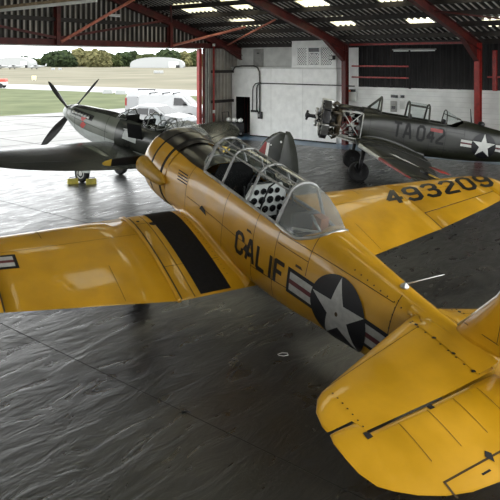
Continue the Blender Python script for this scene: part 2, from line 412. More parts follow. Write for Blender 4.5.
        q.box(A(4.9, -.12, .54), (.18, .14, .26), mat('orange_canister', (.45, .16, .05), .5)); q.build('rear_deck_gear', root)
    else:
        g = glaze('fixed_canopy', [arch(3.42), arch(4.10)]); q = MB()
        for P in (arch(3.42), arch(4.10)): q.tube(P, .034, FM, 6)
        for sg in (1, -1):
            for (y, z) in (BASE, SH): q.tube([A(3.42, sg*y, z), A(4.10, sg*y, z)], .02, FM, 6)
        q.build('canopy_frame', g)
        g = glaze('rear_screen', [[A(4.70+.0*k, p.y, p.z-1.78) for k, p in enumerate(arch(4.70, .86))], [A(5.2, p.y*.6, .70+(p.z-1.78-.5)*.12) for p in arch(4.70, .86)]]); q = MB()
        q.tube(arch(4.70, .86), .02, FM, 6); q.tube([A(5.2, p.y*.6, .70+(p.z-1.78-.5)*.12) for p in arch(4.70, .86)], .015, FM, 6)
        for sg in (1, -1): q.tube([A(4.70, sg*SH[0], .83), A(5.2, sg*SH[0]*.6, .74)], .015, FM, 6); q.tube([A(2.46, sg*BASE[0], BASE[1]), A(4.7, sg*BASE[0], BASE[1])], .02, FM, 6)
        q.build('screen_frame', g)
        q = MB(); q.tube([A(5.62, 0, .66), A(5.50, 0, 1.16)], [.025, .012], M['dark_metal'], 6); q.build('radio_mast', root)
        q = MB(); q.lathe([(0, .06), (.03, .11), (.10, .12), (.16, .08), (.18, 0.001)], M['dark_metal'], A(5.95, 0, .62), (0, 0, 1)); q.build('direction_finder', root)
    # ---- cowling / engine
    if not green:
        q = MB(); CW = M['yellow']; AG = M['antiglare']; n = 64
        def cring(X, r): return [A(X, r*math.sin(2*math.pi*k/n), r*math.cos(2*math.pi*k/n)) for k in range(n)]
        prof = [(.52, .47), (.47, .53), (.45, .58), (.47, .63), (.54, .672), (.66, .70), (.80, .708), (.93, .708)]
        def cm(i, k):
            a = abs(((k+.5)/n*360+180) % 360-180); return AG if a < 40 and i > 2 else CW
        q.loft([cring(*p) for p in prof], CW, False, False, mf=cm)
        q.loft([cring(.925, .705), cring(.995, .705)], M['gap'], False, False)
        q.loft([cring(x, r) for x, r in ((.99, .708), (1.15, .705), (1.31, .69))], CW, False, False, mf=lambda i, k: AG if abs(((k+.5)/n*360+180) % 360-180) < 40 else CW)
        q.loft([cring(1.305, .685), cring(1.375, .672)], M['gap'], False, False)
        q.loft([cring(x, r) for x, r in ((1.37, .675), (1.46, .655))], CW, False, False, mf=lambda i, k: AG if abs(((k+.5)/n*360+180) % 360-180) < 40 else CW)
        q.build('cowling', root)
        # carburettor intake on the port cowl
        q = MB(); rings = []
        for t in (0, .12, .3, .5, .7, .88, 1.0):
            X = .62+.95*t; w = .15*math.sqrt(max(.003, 1-t**1.8))+.004; h = .135*math.sqrt(max(.003, 1-t**2.2))+.004; z0 = .02-.03*t
            cy = .705-.02*t
            rings.append([A(X, cy+w*math.cos(a)*.95, z0+h*1.25*math.sin(a)) for a in [2*math.pi*k/18 for k in range(18)]])
        q.loft(rings, mat('intake_tan_yellow', (.40, .22, .012), .42, var=.2, scale=5)); sc = q.build('intake_scoop', root)
        q = MB(); q.lathe([(0, .66), (.02, .5), (.03, .2)], M['dark_metal'], A(.86, 0, 0), (1, 0, 0)); q.build('engine_face', root)
        # propeller
        pe = empty('propeller', (0, 0, 0)); pe.parent = root
        q = MB(); q.lathe([(-.14, .001), (-.13, .06), (-.02, .10), (.20, .11), (.30, .12)], M['dark_metal'], A(.10, 0, 0), (-1, 0, 0)); q.build('hub', pe)
        for s in (1, -1):
            q = MB(); rings = []
            ax = Vector((0, math.cos(R(1.6)), -math.sin(R(1.6))))*s
            for t, c, th, tw in ((.08, .10, .09, 60), (.2, .14, .06, 50), (.4, .21, .04, 38), (.7, .24, .025, 28), (.95, .22, .018, 22), (1.2, .17, .014, 18), (1.33, .10, .01, 17), (1.375, .03, .006, 17)):
                o = A(.27, 0, 0) + ax*t; f = Vector((1, 0, 0)); w = ax.cross(f)
                d = (f*math.sin(R(tw)) + w*math.cos(R(tw))); e = ax.cross(d)
                rings.append([o + d*c/2*math.cos(2*math.pi*k/12) + e*th/2*math.sin(2*math.pi*k/12) for k in range(12)])
            q.loft(rings, M['prop_black'], mf=lambda i, k: M['yellow_tip'] if i >= 5 else M['prop_black']); q.build('blade', pe)
    else:
        q = MB(); q.lathe([(0, .02), (.02, .09), (.10, .10), (.16, .06), (.36, .07), (.42, .15), (.52, .22), (.70, .25), (1.05, .26), (1.3, .22)], M['dark_metal'], A(-.05, 0, 0), (-1, 0, 0), 20)
        for k in range(6):
            a = k*math.pi/3; q.sphere(A(.02, .13*math.sin(a), .13*math.cos(a)), .045, M['dark_metal'])
        q.build('crankcase', root)
        mat_cyl = mat('engine_cylinder', (.16, .155, .14), .45, .5, var=.5, scale=12)
        for k in range(9):
            a = 2*math.pi*k/9; d = Vector((0, math.sin(a), math.cos(a))); o = A(.66, 0, 0); q = MB()
            prof = []
            for j in range(9): prof += [(.22+.036*j, .135), (.226+.036*j, .175), (.238+.036*j, .175), (.242+.036*j, .135)]
            q.lathe(prof, mat_cyl, o, d, 16); q.box(o+d*.60, (.44, .24, .16) , M['alum'] if k % 3 == 0 else M['dark_metal'], d.to_track_quat('Z', 'X').to_matrix(), bev=.03)
            for s in (-1, 1):
                w = d.cross(Vector((1, 0, 0)))*s
                q.tube([o+Vector((.22, 0, 0))+d*.25+w*.05, o+Vector((.16, 0, 0))+d*.60+w*.10], .016, M['alum'], 6); q.sphere(o+Vector((.12, 0, 0))+d*.60+w*.09, .055, M['dark_metal'], sub=1)
            q.build('cylinder', root)
        q = MB(); q.lathe([(0, .3), (.03, .56), (.12, .60), (.16, .56), (.18, .3)], mat('exhaust_ring_tan', (.10, .075, .045), .5, .4, var=.4), A(1.02, 0, 0), (-1, 0, 0), 30); q.build('exhaust_collector', root)
        rnd = random.Random(3)
        for sy in (-1, 1):
            q = MB()
            for z0, z1 in ((.42, .45), (-.42, -.45)):
                q.tube([A(1.15, sy*.34, z0), A(1.88, sy*.48, z1)], .022, M['alum'], 6); q.tube([A(1.15, sy*.34, z0), A(1.88, sy*.48, -z1)], .018, M['offwhite'], 6)
            q.build('engine_mount', root)
        q = MB(); n_ = 36; q.tube([A(.34+.03*math.sin(9*2*math.pi*k/n_), .30*math.sin(2*math.pi*k/n_), .30*math.cos(2*math.pi*k/n_)) for k in range(n_+1)], .035, M['alum'], 8); q.build('ignition_harness', root)
        for k in range(9):
            a = 2*math.pi*(k+.5)/9; d = Vector((0, math.sin(a), math.cos(a))); q = MB()
            q.tube([A(1.0, 0, 0)+d*.45, A(.85, 0, 0)+d*.56, A(.98, 0, 0)+d*.64, A(1.18, 0, 0)+d*.52], .05, mat('exhaust_tan', (.10, .085, .065), .5, .3, var=.4) if k == 0 else bpy.data.materials['exhaust_tan'], 8); q.build('exhaust_pipe', root)
            q = MB(); q.box(A(.62, 0, 0)+d*.44, (.22, .05, .24), M['alum'] if k % 2 else M['dark_metal'], d.to_track_quat('Z', 'X').to_matrix(), bev=.01); q.build('baffle', root)
        q = MB(); q.box(A(1.87, 0, -.02), (.03, 1.06, 1.10), M['olive_dark']); q.build('firewall', root)
        q = MB()
        for i in range(26):
            X = rnd.uniform(1.2, 1.8); y = rnd.uniform(-.4, .42); z = rnd.uniform(-.4, .42)
            m = rnd.choice([M['dark_metal'], M['dark_metal'], M['alum'], M['interior'], M['red']])
            if i % 3: q.box(A(X, y, z), (rnd.uniform(.06, .2), rnd.uniform(.06, .16), rnd.uniform(.06, .2)), m, Matrix.Rotation(rnd.uniform(0, 1), 3, 'X'), bev=.01)
            else: q.tube([A(X-.2, y, z), A(X, y+.12, z+.1), A(X+.15, y+.05, z-.12)], .018, m, 6)
        q.build('engine_accessories', root)
        q = MB()
        for z0, z1 in ((.40, .42), (-.45, -.47)): q.tube([A(1.14, .55, z0), A(1.88, .57, z1)], .016, M['offwhite'], 6)
        q.tube([A(1.88, .57, .42), A(1.88, .60, 0), A(1.88, .57, -.47)], .018, M['offwhite'], 6); q.build('bay_frame', root)
        q = MB()
        pr = [(.48*math.sin(a), .53+.12*math.cos(a)-.08) for a in [R(-75+15*k) for k in range(11)]]
        q.loft([[A(X, y, z+.02) for y, z in pr] + [A(X, y*.96, z-.01) for y, z in reversed(pr)] for X in (1.05, 1.45, 1.9)], M['olive_dark']); q.build('upper_cowl_panel', root)
        q = MB(); q.box(A(1.5, 0, -.58), (.8, .8, .06), M['offwhite'], Matrix.Rotation(R(-8), 3, 'Y'), bev=.02); q.build('lower_cowl_panel', root)
    # ---- wings
    q = MB(); surf(q, WING, [-1.53, -.9, -.3, .3, .9, 1.53] if False else [0.0, .5, 1.0, 1.53], body, 1); surf(q, WING, [0.0, .5, 1.0, 1.53], body, -1)
    for s in (1, -1):
        strip(q, [(wtop(WING, x, s*1.30, .003), Vector((0, 1, 0))) for x in lin(1.8, 4.1, 14)], .012, line)
        strip(q, [(wtop(WING, 3.45, s*y, .003), Vector((1, 0, 0))) for y in lin(.6, 1.5, 8)], .012, line)
        strip(q, [(wtop(WING, 2.30, s*y, .003), Vector((1, 0, 0))) for y in lin(1.2, 1.5, 4)], .010, line)
        dots(q, [wtop(WING, 1.9+.1*i, s*.62, .004) for i in range(20)], .010, line)
        for X, y, r in ((2.35, 1.22, .065), (2.2, 1.42, .03)): dots(q, [wtop(WING, X, s*y, .004)], r, M['gap'])
    cs = q.build('center_section', root)
    if not green:
        for s in (1, -1):
            q = MB(); nx, ny = 22, 4
            g = [[q.bm.verts.new(wtop(WING, 1.86+(4.08-1.86)*i/nx, s*(.70+.50*j/ny) , .006)) for j in range(ny+1)] for i in range(nx+1)]
            for i in range(nx):
                for j in range(ny): q.face((g[i][j], g[i+1][j], g[i+1][j+1], g[i][j+1]), M['rubber_black'])
            q.build('walkway_strip', cs)
    # wing root fillets
    for s in (1, -1):
        q = MB(); rings = []
        for i in range(21):
            X = 1.50+2.62*i/20; xx = min(max(X, 1.75), 4.11); zt_ = wtop(WING, xx, 0, 0).z-1.78
            grow = .05+.09*(i/20)**1.3; lift = .08+.14*(i/20)
            if X > 4.11: zt_ -= .02*(X-4.11)
            zt_ = min(zt_, -.42) if X < 1.9 else zt_
            za = min(zt_+lift, -.15); p0 = fside(X, za, .004); p1 = fside(X, max(zt_-.03, fsec(X)[2]*.9), .0)
            yb = p1.y; row = []
            for k in range(7):
                t = k/6; row.append(Vector((p0.x, (p0.y*(1-t)**2 + 2*(1-t)*t*(yb+.01) + t*t*(yb+grow)), (p0.z*(1-t)**2 + 2*(1-t)*t*(zt_+.05+1.78) + t*t*(zt_-.004+1.78)))))
            rings.append(mirror_y(row, s))
        q.loft(rings, body, False, False, True, closed=False); q.build('wing_fillet', root, fix=True)
    WG = [(r[0], r[1], r[2]-(.085*max(0, r[0]-1.55) if green else 0), r[3]-(.05*max(0, r[0]-1.55) if green else 0), r[4]-(.085*max(0, r[0]-1.55) if green else 0), r[5]) for r in WING]
    for s, nm in ((1, 'outer_wing'), (-1, 'outer_wing')):
        q = MB()
        surf(q, WG, [1.57, 2.2, 3.0, 3.60, 3.84] , body, s)
        surf(q, WG, [3.84, 4.5, 5.2, 5.6, 5.9], body, s, 0, .735)
        surf(q, WG, [5.9, 6.05, 6.18, 6.28, 6.34, 6.38], body, s)
        strip(q, [(wtop(WG, interp(WG, y)[0]+.36*(interp(WG, y)[2]-interp(WG, y)[0]), s*y, .003), Vector((1, 0, 0))) for y in lin(1.6, 6.0, 30)], .007, line)
        strip(q, [(wtop(WG, x, s*3.05, .003), Vector((0, 1, 0))) for x in lin(2.06, 2.5, 8)], .008, line)
        for y in (2.3,): strip(q, [(wtop(WG, x, s*y, .003), Vector((0, 1, 0))) for x in lin(3.3, 4.0, 8)], .007, line)
        w = q.build(nm, root)
        q = MB(); surf(q, WG, [3.855, 4.5, 5.2, 5.885], body, s, .745, 1.0)
        al = q.build('aileron', w)
        q = MB(); hx = lambda y: interp(WG, y)[0]+.74*(interp(WG, y)[2]-interp(WG, y)[0])
        strip(q, [(wtop(WG, hx(y), s*y, .004), Vector((1, 0, 0))) for y in lin(3.84, 5.9, 14)], .022, line); strip(q, [(wtop(WG, x, s*3.845, .004), Vector((0, 1, 0))) for x in lin(hx(3.845), interp(WG, 3.845)[2]-.01, 6)], .02, line); q.build('aileron_gap', w)
        if not green:
            pass
        # joint band between centre section and outer wing
        q = MB(); rr = []
        for y, g in ((1.515, .0), (1.53, .022), (1.57, .022), (1.585, .0)):
            c = wsec(WG, 1.55); rr.append([A(x, s*y, z + (g if j < 13 else -g)) for j, (x, z) in enumerate(c)])
        q.loft(rr, body); strip(q, [(wtop(WG, x, s*1.505, .003), Vector((0, 1, 0))) for x in lin(1.76, 4.1, 16)], .022, M['gap'] if not green else line); q.build('wing_joint_band', w)
        if not green:
            if s == 1:
                q = MB()
                ang = R(8)
                def lay(p, qv, k):
                    return wtop(WG, 3.02 - qv, 4.32 - p, .004+.002*k)
                insignia(q, lay, .41, M['white_ins'], M['navy'], M['red_ins']); q.build('wing_star', w)
            else:
                q = MB()
                o = Vector((3.04, -3.40)); al_ = Vector((.065, -1.0))*1.2; up_ = Vector((-.97, -.34))
                fn = lambda a, u: wtop(WG, (o+al_*a+up_*u).x, (o+al_*a+up_*u).y, .006)
                strokes(q, '493209', fn, M['black'], .43, .21, .93); q.build('serial_number', w)
                q = MB(); q.tube([A(2.92, -5.55, -.22), A(2.50, -5.55, -.30), A(1.95, -5.55, -.30)], .022, M['yellow_tip'], 8); q.tube([A(1.95, -5.55, -.30), A(1.72, -5.55, -.30)], .035, M['black'], 8); q.build('pitot_mast', w)
        else:
            q = MB()
            for (ya, yb, m) in ((1.6, 3.6, M['offwhite']), (3.6, 6.0, M['red'])):
                q.loft([[A(x, s*y, z+.0) + Vector((.004, 0, 0)) + Vector((0, 0, .006 if j < 5 else -.006)) for j, (x, z) in enumerate([p for p in wsec(WG, y, 0, .022, 4)])] for y in lin(ya, yb, 6)], m)
            q.build('leading_edge_strip', w, fix=True)
            if s == 1:
                q = MB()
                for Z in ([(2.52, 3.05), (2.72, 3.10), (2.90, 3.60), (2.76, 3.55)], [(2.74, 3.42), (2.96, 3.44), (3.30, 4.0), (2.88, 3.72)]): q.patch(Z, lambda p, r_: wtop(WG, p, r_, .012), M['offwhite'], 3)
                q.build('wing_flash', w)
                q = MB(); surf(q, [(3.84, 3.56, -.475, 3.98, -.50, .06), (5.9, 3.40, -.26, 3.72, -.29, .06)], [3.9, 4.9, 5.8], M['red'], 1); q.build('aileron_edge', w)
    # ---- tail
    for s in (1, -1):
        q = MB(); surf(q, TAIL_, [.10, .37, .78, 1.3, 1.80, 1.84, 1.90, 1.95, 2.01, 2.06, 2.09, 2.115], body, s, n=10)
        strip(q, [(wtop(TAIL_, 7.22+.30*(y-.3)/1.5, s*y, .003), Vector((1, 0, 0))) for y in lin(.3, 1.85, 14)], .006, line)
        dots(q, [wtop(TAIL_, 7.12+.1*i, s*(.31+.0*i), .004) for i in range(10)], .011, line)
        dots(q, [wtop(TAIL_, 7.62+.07*i, s*1.80, .004) for i in range(7)], .010, line)
        tp = q.build('tailplane', root)
        q = MB(); surf(q, ELEV, [.16, .6, 1.07, 1.22, 1.37, 1.5, 1.6, 1.7, 1.80, 1.83, 1.9, 1.95, 2.0, 2.05, 2.08, 2.11, 2.125, 2.135], body, s, n=10)
        for y in (.5, .82, 1.15, 1.5): strip(q, [(wtop(ELEV, x, s*y, .003), Vector((0, 1, 0))) for x in lin(8.15, 8.55, 8)], .006, line)
        strip(q, [(wtop(ELEV, x, s*1.53, .004), Vector((0, 1, 0))) for x in lin(8.72, 8.86, 6)], .02, line)
        strip(q, [(wtop(ELEV, 8.72, s*y, .004), Vector((1, 0, 0))) for y in lin(.40, 1.54, 10)], .02, line)
        strip(q, [(wtop(ELEV, 8.80, s*y, .004), Vector((1, 0, 0))) for y in lin(1.08, 1.18, 2)], .02, M['gap'])
        q.patch([(8.11, s*1.12), (8.16, s*1.12), (8.16, s*1.06), (8.11, s*1.06)], lambda p, y: wtop(ELEV, p, y, .005), M['gap'], 1); q.patch([(8.70, s*1.03), (8.77, s*.99), (8.70, s*.95), (8.66, s*.99)], lambda p, y: wtop(ELEV, p, y, .006), M['gap'])
        if s == 1 and not green: q.patch([(8.10, 1.80), (8.17, 1.80), (8.17, 1.86), (8.10, 1.86)], lambda p, y: wtop(ELEV, p, y, .005), M['gap'], 1)
        el = q.build('elevator', tp)
        # tail root fairing
        q = MB(); rings = []
        for i in range(9):
            X = 6.92+1.10*i/8; h = .40; p0 = fside(X, min(.50, fsec(X)[1]-.015), .004); hw = fside(X, .36, 0).y
            p1 = wtop(TAIL_, max(X, 7.10), .33, .006); p1.x = p0.x
            if X < 7.10: p1 = fside(X, .40, .006)
            rings.append(mirror_y([p0, p0*.5+Vector((p0.x, hw+.02, 1.78+.44))*.5, Vector((p0.x, (hw+p1.y)*.5, (p1.z+.015))), p1], s))
        q.loft(rings, body, False, False, True, closed=False)
        dots(q, [wtop(TAIL_, 7.14+.105*i, s*.36, .012) for i in range(9)], .013, M['gap']); dots(q, [wtop(TAIL_, 7.2+.26*i, s*.34, .013) for i in range(4)], .022, M['gap']); q.build('tail_fairing', root)
    # fin and rudder
    FIN = [(.40, 7.36, 8.00), (.54, 7.47, 8.02), (1.08, 7.86, 8.10), (1.45, 8.02, 8.14), (1.62, 8.12, 8.15)]
    RUD = [(-.05, 8.06, 8.62), (.30, 8.05, 8.82), (.70, 8.07, 8.84), (1.08, 8.12, 8.78), (1.40, 8.16, 8.66), (1.62, 8.17, 8.50), (1.72, 8.20, 8.38)]
    def vert(tab, zs, m, th, nm, par, f=None):
        q = MB(); rr = []
        for z in zs:
            a, b = interp(tab, z); rr.append([A(a+x*(b-a), h*th*.8, z) for x, h in airfoil(0, 1, 10)])
        q.loft(rr, m)
        if f: f(q)
        return q.build(nm, par)
    def fl(q):
        strip(q, [(A(7.56+.44*t, .052, .64) , Vector((0, 0, 1))) for t in lin(0, 1, 4)], .008, line)
        strip(q, [(A(7.98, .055, .64+.5*t), Vector((1, 0, 0))) for t in lin(0, 1, 4)], .008, line)
    fin = vert(FIN, [.40, .54, .8, 1.08, 1.3, 1.45, 1.56, 1.62], body, .12, 'fin', root, fl)
    if not green:
        q = MB(); q.tube([A(7.468, 0, .54), A(7.66, 0, .80), A(7.858, 0, 1.08), A(8.018, 0, 1.45)], .018, M['alum'], 8); q.build('leading_edge_glint', fin)  # bright metal strip stands in for the highlight along the fin edge
    vert(RUD, [-.05, .1, .3, .7, 1.08, 1.4, 1.55, 1.66, 1.72], body, .10, 'rudder', fin)
    if not green:
        q = MB(); q.lathe([(0, .055), (.02, .05), (.045, .022), (.06, .012)], M['alum'], A(6.68, .02, fsec(6.68)[1]-.01), (0, 0, 1), 14)
        p = A(6.68, .02, fsec(6.68)[1]+.03); q.tube([p, p+Vector((-.07, -.13, .05)), p+Vector((-.22, -.38, .16))], [.012, .009, .006], M['alum'], 6); q.build('whip_antenna', root)
    # ---- markings on the port side
    q = MB()
    if not green:
        fn = lambda a, u: fside(3.79+a*1.0, -.245+.0*a+u, .006)
        strokes(q, 'CALIF', fn, M['black'], .30, .21, .94); q.build('state_lettering', fus)
        q = MB(); insignia(q, lambda p, u, k: fside(5.97+p, -.105+u-.01*p, .005+.003*k), .475, M['white_ins'], M['navy'], M['red_ins'], rot=math.pi/2+R(4)); q.build('star_insignia', fus)
        q = MB(); dots(q, [fside(5.97, -.105, .022)], .03, M['line'], (0, 1, .1)); q.build('access_hole', fus)
    else:
        x = strokes(q, 'TA', lambda a, u: fside(2.98+a*.8, -.14+u, .006), M['letter_dark'], .46, .2, .95)
        strokes(q, '042', lambda a, u: fside(3.78+a*.8, -.14+u, .006), M['letter_dark'], .46, .2, .90); q.build('code_lettering', fus)
        q = MB(); insignia(q, lambda p, u, k: fside(6.05+p, .0+u, .005+.003*k), .42, M['offwhite'], M['navy'], M['red_ins'], border=False); q.build('star_insignia', fus)
        q = MB(); q.patch([(4.18, .22), (4.60, .22), (4.60, .33), (4.18, .33)], lambda p, u: fside(p, u, .008), M['red'], 2); q.build('warning_plate', fus)
        for i in range(4): q = MB(); q.patch([(4.5+.2*i, -.35), (4.62+.2*i, -.35), (4.62+.2*i, -.33), (4.5+.2*i, -.33)], lambda p, u: fside(p, u, .006), M['letter_dark']); q.build('stencil_mark', fus)
    # ---- landing gear
    for s in (1, -1):
        q = MB(); q.tube([A(1.98, s*1.42, -.62), A(1.96, s*1.36, -1.20), A(1.95, s*1.36, -1.42)], [.075, .06, .045], M['alum'] if not green else M['dark_metal'], 12)
        q.tube([A(1.95, s*1.36, -1.44), A(1.95, s*1.22, -1.44)], .04, M['dark_metal'], 8); q.tube([A(1.85, s*1.38, -1.1), A(1.78, s*1.38, -1.25), A(1.9, s*1.38, -1.4)], .02, M['dark_metal'], 6)
        g = q.build('landing_gear', root)
        q = MB(); q.lathe([(-.09, .16), (-.105, .22), (-.10, .30), (-.06, .335), (0, .345), (.06, .335), (.10, .30), (.105, .22), (.09, .16)], M['tyre'], A(1.95, s*1.22, -1.435), (0, 1, 0), 32); q.build('tyre', g)
        q = MB(); q.lathe([(-.10, .05), (-.085, .12), (-.08, .19), (.08, .19), (.085, .12), (.10, .05)], M['dark_metal'], A(1.95, s*1.22, -1.435), (0, 1, 0), 20); q.build('wheel_hub', g)
    zg = -1.78 + ground_slope*(7.55-1.95)
    q = MB(); q.tube([A(7.42, 0, -.15), A(7.5, 0, zg+.24), A(7.55, 0, zg+.15)], .03, M['dark_metal'], 8); q.tube([A(7.55, -.07, zg+.155), A(7.55, .07, zg+.155)], .02, M['dark_metal'], 8); g = q.build('tail_wheel_strut', root)
    q = MB(); q.lathe([(-.045, .07), (-.05, .12), (-.03, .15), (0, .155), (.03, .15), (.05, .12), (.045, .07)], M['tyre'], A(7.55, 0, zg+.155), (0, 1, 0), 20); q.build('tyre', g)
    return root

def pose(px, py, th, ph, roll=0.0, pz=0.0):
    c, s, cp, sp = math.cos(th), math.sin(th), math.cos(ph), math.sin(ph)
    f = Vector((-s*cp, c*cp, sp)); l = Vector((-c, -s, 0)); u = f.cross(l)
    l2 = l*math.cos(roll)+u*math.sin(roll); u2 = u*math.cos(roll)-l*math.sin(roll)
    m = Matrix((f, l2, u2)).transposed().to_4x4(); m.translation = Vector((px, py, pz)); return m

yel = trainer('training_aircraft', pose(-.906, 12.024, .5595, .2032))
tag(yel, 'bright yellow two-seat trainer aircraft with black CALIF lettering filling the middle of the hangar', 'aircraft')
gre = trainer('training_aircraft', pose(3.6022, 23.153, 1.5108, .1654, -.03), True, .167)
tag(gre, 'dark olive trainer aircraft with its engine bared and no propeller, marked TA042', 'aircraft')
# ---------------------------------------------------------------- camouflaged fighter by the doors
def fighter():
    REF2 = (2.2, 0, -1.85)
    def B(X, Y, Z): return Vector((-(X-REF2[0]), Y, Z-REF2[2]))
    root = empty('fighter_aircraft', (0, 0, 0), pose(-5.05, 22.5, .985, .188))
    tag(root, 'dark camouflaged fighter aircraft with black propeller blades and elliptical wing by the hangar door', 'aircraft')
    TAB = [(.52, .33, .33, -.36, 0, 2.0), (1.0, .39, .39, -.60, -.04, 2.1), (1.6, .43, .44, -.72, -.06, 2.2), (2.3, .46, .50, -.76, -.06, 2.2), (3.0, .48, .51, -.72, -.08, 2.2),
           (3.5, .48, .52, -.68, -.06, 2.2), (4.6, .47, .52, -.62, -.04, 2.2), (5.4, .43, .58, -.54, -.02, 2.1), (6.4, .35, .56, -.44, .02, 2.1), (7.3, .26, .54, -.32, .05, 2.0), (8.2, .16, .45, -.18, .10, 2), (8.95, .06, .38, -.02, .15, 2)]
    def sec(X): return smoothtab(TAB, X)
    def ring(X, n=40):
        hw, zt, zb, zc, e = sec(X); out = []
        for k in range(n):
            a = 2*math.pi*k/n; s, c = math.sin(a), math.cos(a)
            y = hw*math.copysign(abs(s)**(2/e), s); z = math.copysign(abs(c)**(2/e), c)
            out.append(B(X, y, zc+(z*(zt-zc) if c > 0 else z*(zc-zb))))
        return out
    def side(X, z, off=0.):
        hw, zt, zb, zc, e = sec(X); h = (zt-zc) if z > zc else (zc-zb); q = min(.999, abs(z-zc)/h)
        return B(X, hw*(1-q**e)**(1/e)+off, z)
    xs = [.52, .7, .9, 1.1, 1.35, 1.6, 1.9, 2.2, 2.5, 2.8, 3.0, 3.2, 3.4, 3.6, 3.9, 4.2, 4.5, 4.8, 5.1, 5.4, 5.7, 6.0, 6.4, 6.8, 7.2, 7.6, 8.0, 8.4, 8.75, 8.95]
    def mf(i, k):
        a = abs((k+.5)/40*360-180); X = xs[i]
        if (3.2 <= X < 3.9 or 4.6 <= X < 5.1) and a > 150: return None
        if a < 74 and X < 2.9: return M['spit_under']
        if a < 50: return M['spit_under']
        return M['spit_grey'] if X < 2.9 and a < 140 else M['spit_green']
    q = MB(); q.loft([ring(x) for x in xs], M['spit_green'], mf=mf)
    def rl(X): strip(q, [(side(X, -.4+.8*i/12, .004), Vector((1, 0, 0))) for i in range(13)], .014, M['letter_dark'])
    rl(1.0); rl(2.55)
    strip(q, [(side(.7+.18*i, .0-.01*i, .004), Vector((0, 0, 1))) for i in range(12)], .012, M['letter_dark'])
    fus = q.build('fuselage', root)
    q = MB(); q.box(B(4.1, 0, .0), (2.0, .7, .05), M['interior']); q.box(B(4.0, 0, .38), (.06, .5, .5), M['interior']); q.box(B(3.25, 0, .42), (.05, .6, .35), M['interior']); q.build('cockpit_tub', root)
    # exhausts
    for i in range(6):
        q = MB(); X = .86+.155*i; q.tube([side(X, .16, -.05), side(X+.03, .17, .06), side(X+.10, .175, .10)], [.042, .045, .04], M['alum'], 8); q.build('exhaust_stub', root)
    q = MB(); q.patch([(.78, .08), (1.86, .08), (1.90, .26), (.78, .27)], lambda p, z: side(p, z, .004), M['letter_dark'], 2); q.build('exhaust_shroud', fus)
    # red emblem on the nose
    q = MB()
    for pl in ([(1.38, -.02), (1.30, .05), (1.36, .12), (1.47, .10), (1.49, .02), (1.42, -.03)], [(1.36, -.10), (1.31, -.20), (1.40, -.27), (1.53, -.22), (1.55, -.10), (1.46, -.03)], [(1.44, .10), (1.58, .13), (1.50, .04)], [(1.50, -.05), (1.62, -.10), (1.53, -.18)]):
        q.patch(pl, lambda p, z: side(p, z, .006), mat('emblem_red', (.42, .03, .02), .5), 2)
    q.build('nose_emblem', fus)
    # propeller
    pe = empty('propeller', (0, 0, 0)); pe.parent = root
    q = MB(); q.lathe([(0, .001), (.03, .08), (.12, .17), (.25, .25), (.40, .30), (.52, .325)], M['spit_under'], B(0, 0, 0), (-1, 0, 0), 28); q.build('spinner', pe)
    for k in range(4):
        a = -.769+k*math.pi/2; ax = Vector((0, math.sin(a), math.cos(a))); q = MB(); rings = []
        for t, c, th, tw in ((.20, .12, .10, 65), (.4, .20, .07, 55), (.7, .27, .045, 42), (1.0, .27, .03, 33), (1.3, .22, .02, 27), (1.5, .14, .012, 24), (1.62, .03, .006, 23)):
            o = B(.34, 0, 0)+ax*t; f = Vector((1, 0, 0)); w = ax.cross(f); d = f*math.sin(R(tw))-w*math.cos(R(tw)); e = ax.cross(d)
            rings.append([o+d*c/2*math.cos(2*math.pi*j/12)+e*th/2*math.sin(2*math.pi*j/12) for j in range(12)])
        q.loft(rings, M['prop_black']); q.build('blade', pe)
    # wings
    def row(y):
        c = 2.52*max(.0, 1-(y/5.85)**2.5)**.5; xl = 2.42+.30*(2.52-c); return (y, xl, -.56+.078*(y-.4), xl+c, -.64+.078*(y-.4), .135-.055*y/5.85)
    W = [row(y) for y in (0, .4, 1, 1.6, 2.2, 2.8, 3.4, 3.9, 4.4, 4.8, 5.15, 5.45, 5.65, 5.78, 5.84)]
    for s in (1, -1):
        q = MB(); surf(q, W, [r[0] for r in W], M['spit_green'], s, off=B)
        w = q.build('wing', root)
        bt = lambda X, y, o=.006: wtop(W, X, y, o) + (B(0, 0, 0)-A(0, 0, 0))
        q = MB(); strip(q, [(bt(interp(W, y)[0]+.72*(interp(W, y)[2]-interp(W, y)[0]), s*y), Vector((1, 0, 0))) for y in lin(1.0, 5.0, 20)], .02, M['letter_dark']); q.build('flap_line', w)
        q = MB(); rr = []
        for t in lin(0, 1, 8):
            X = 3.0+1.05*t; h = .07*math.sin(math.pi*min(1, .12+t*.86)); c = bt(X, s*1.75, 0)
            rr.append([c+Vector((0, .10*math.cos(a), h*math.sin(a)-.01)) for a in [math.pi*k/8 for k in range(9)]])
        q.loft(rr, M['spit_under'] if False else M['spit_grey'], closed=False, cap0=False, cap1=False); q.build('cannon_blister', w)
        # gear
        q = MB(); q.tube([B(2.55, s*.95, -.62), B(2.28, s*.87, -1.2), B(2.2, s*.80, -1.57)], .05, M['spit_under'], 10); g = q.build('landing_gear', root)
        q = MB(); q.lathe([(-.08, .17), (-.09, .22), (-.07, .28), (0, .295), (.07, .28), (.09, .22), (.08, .17)], M['tyre'], B(2.2, s*.88, -1.555), (0, 1, 0), 28); q.build('tyre', g)
        q = MB(); q.lathe([(-.085, .03), (-.075, .17), (.075, .19), (.09, .15), (.07, .12), (.09, .05), (.095, .02)], M['offwhite'], B(2.2, s*.88, -1.555), (0, s, 0), 20)
        dots(q, [B(2.2+.13*math.cos(a), s*(.88+.088), -1.555+.13*math.sin(a)) for a in [k*2*math.pi/5 for k in range(5)]], .03, M['gap'], (0, 1, 0)); q.build('wheel_hub', g)
        q = MB(); q.box(B(2.42, s*1.02, -1.02), (.36, .03, .85), M['spit_under'], Matrix.Rotation(R(14), 3, 'Y')); q.build('gear_door', g)
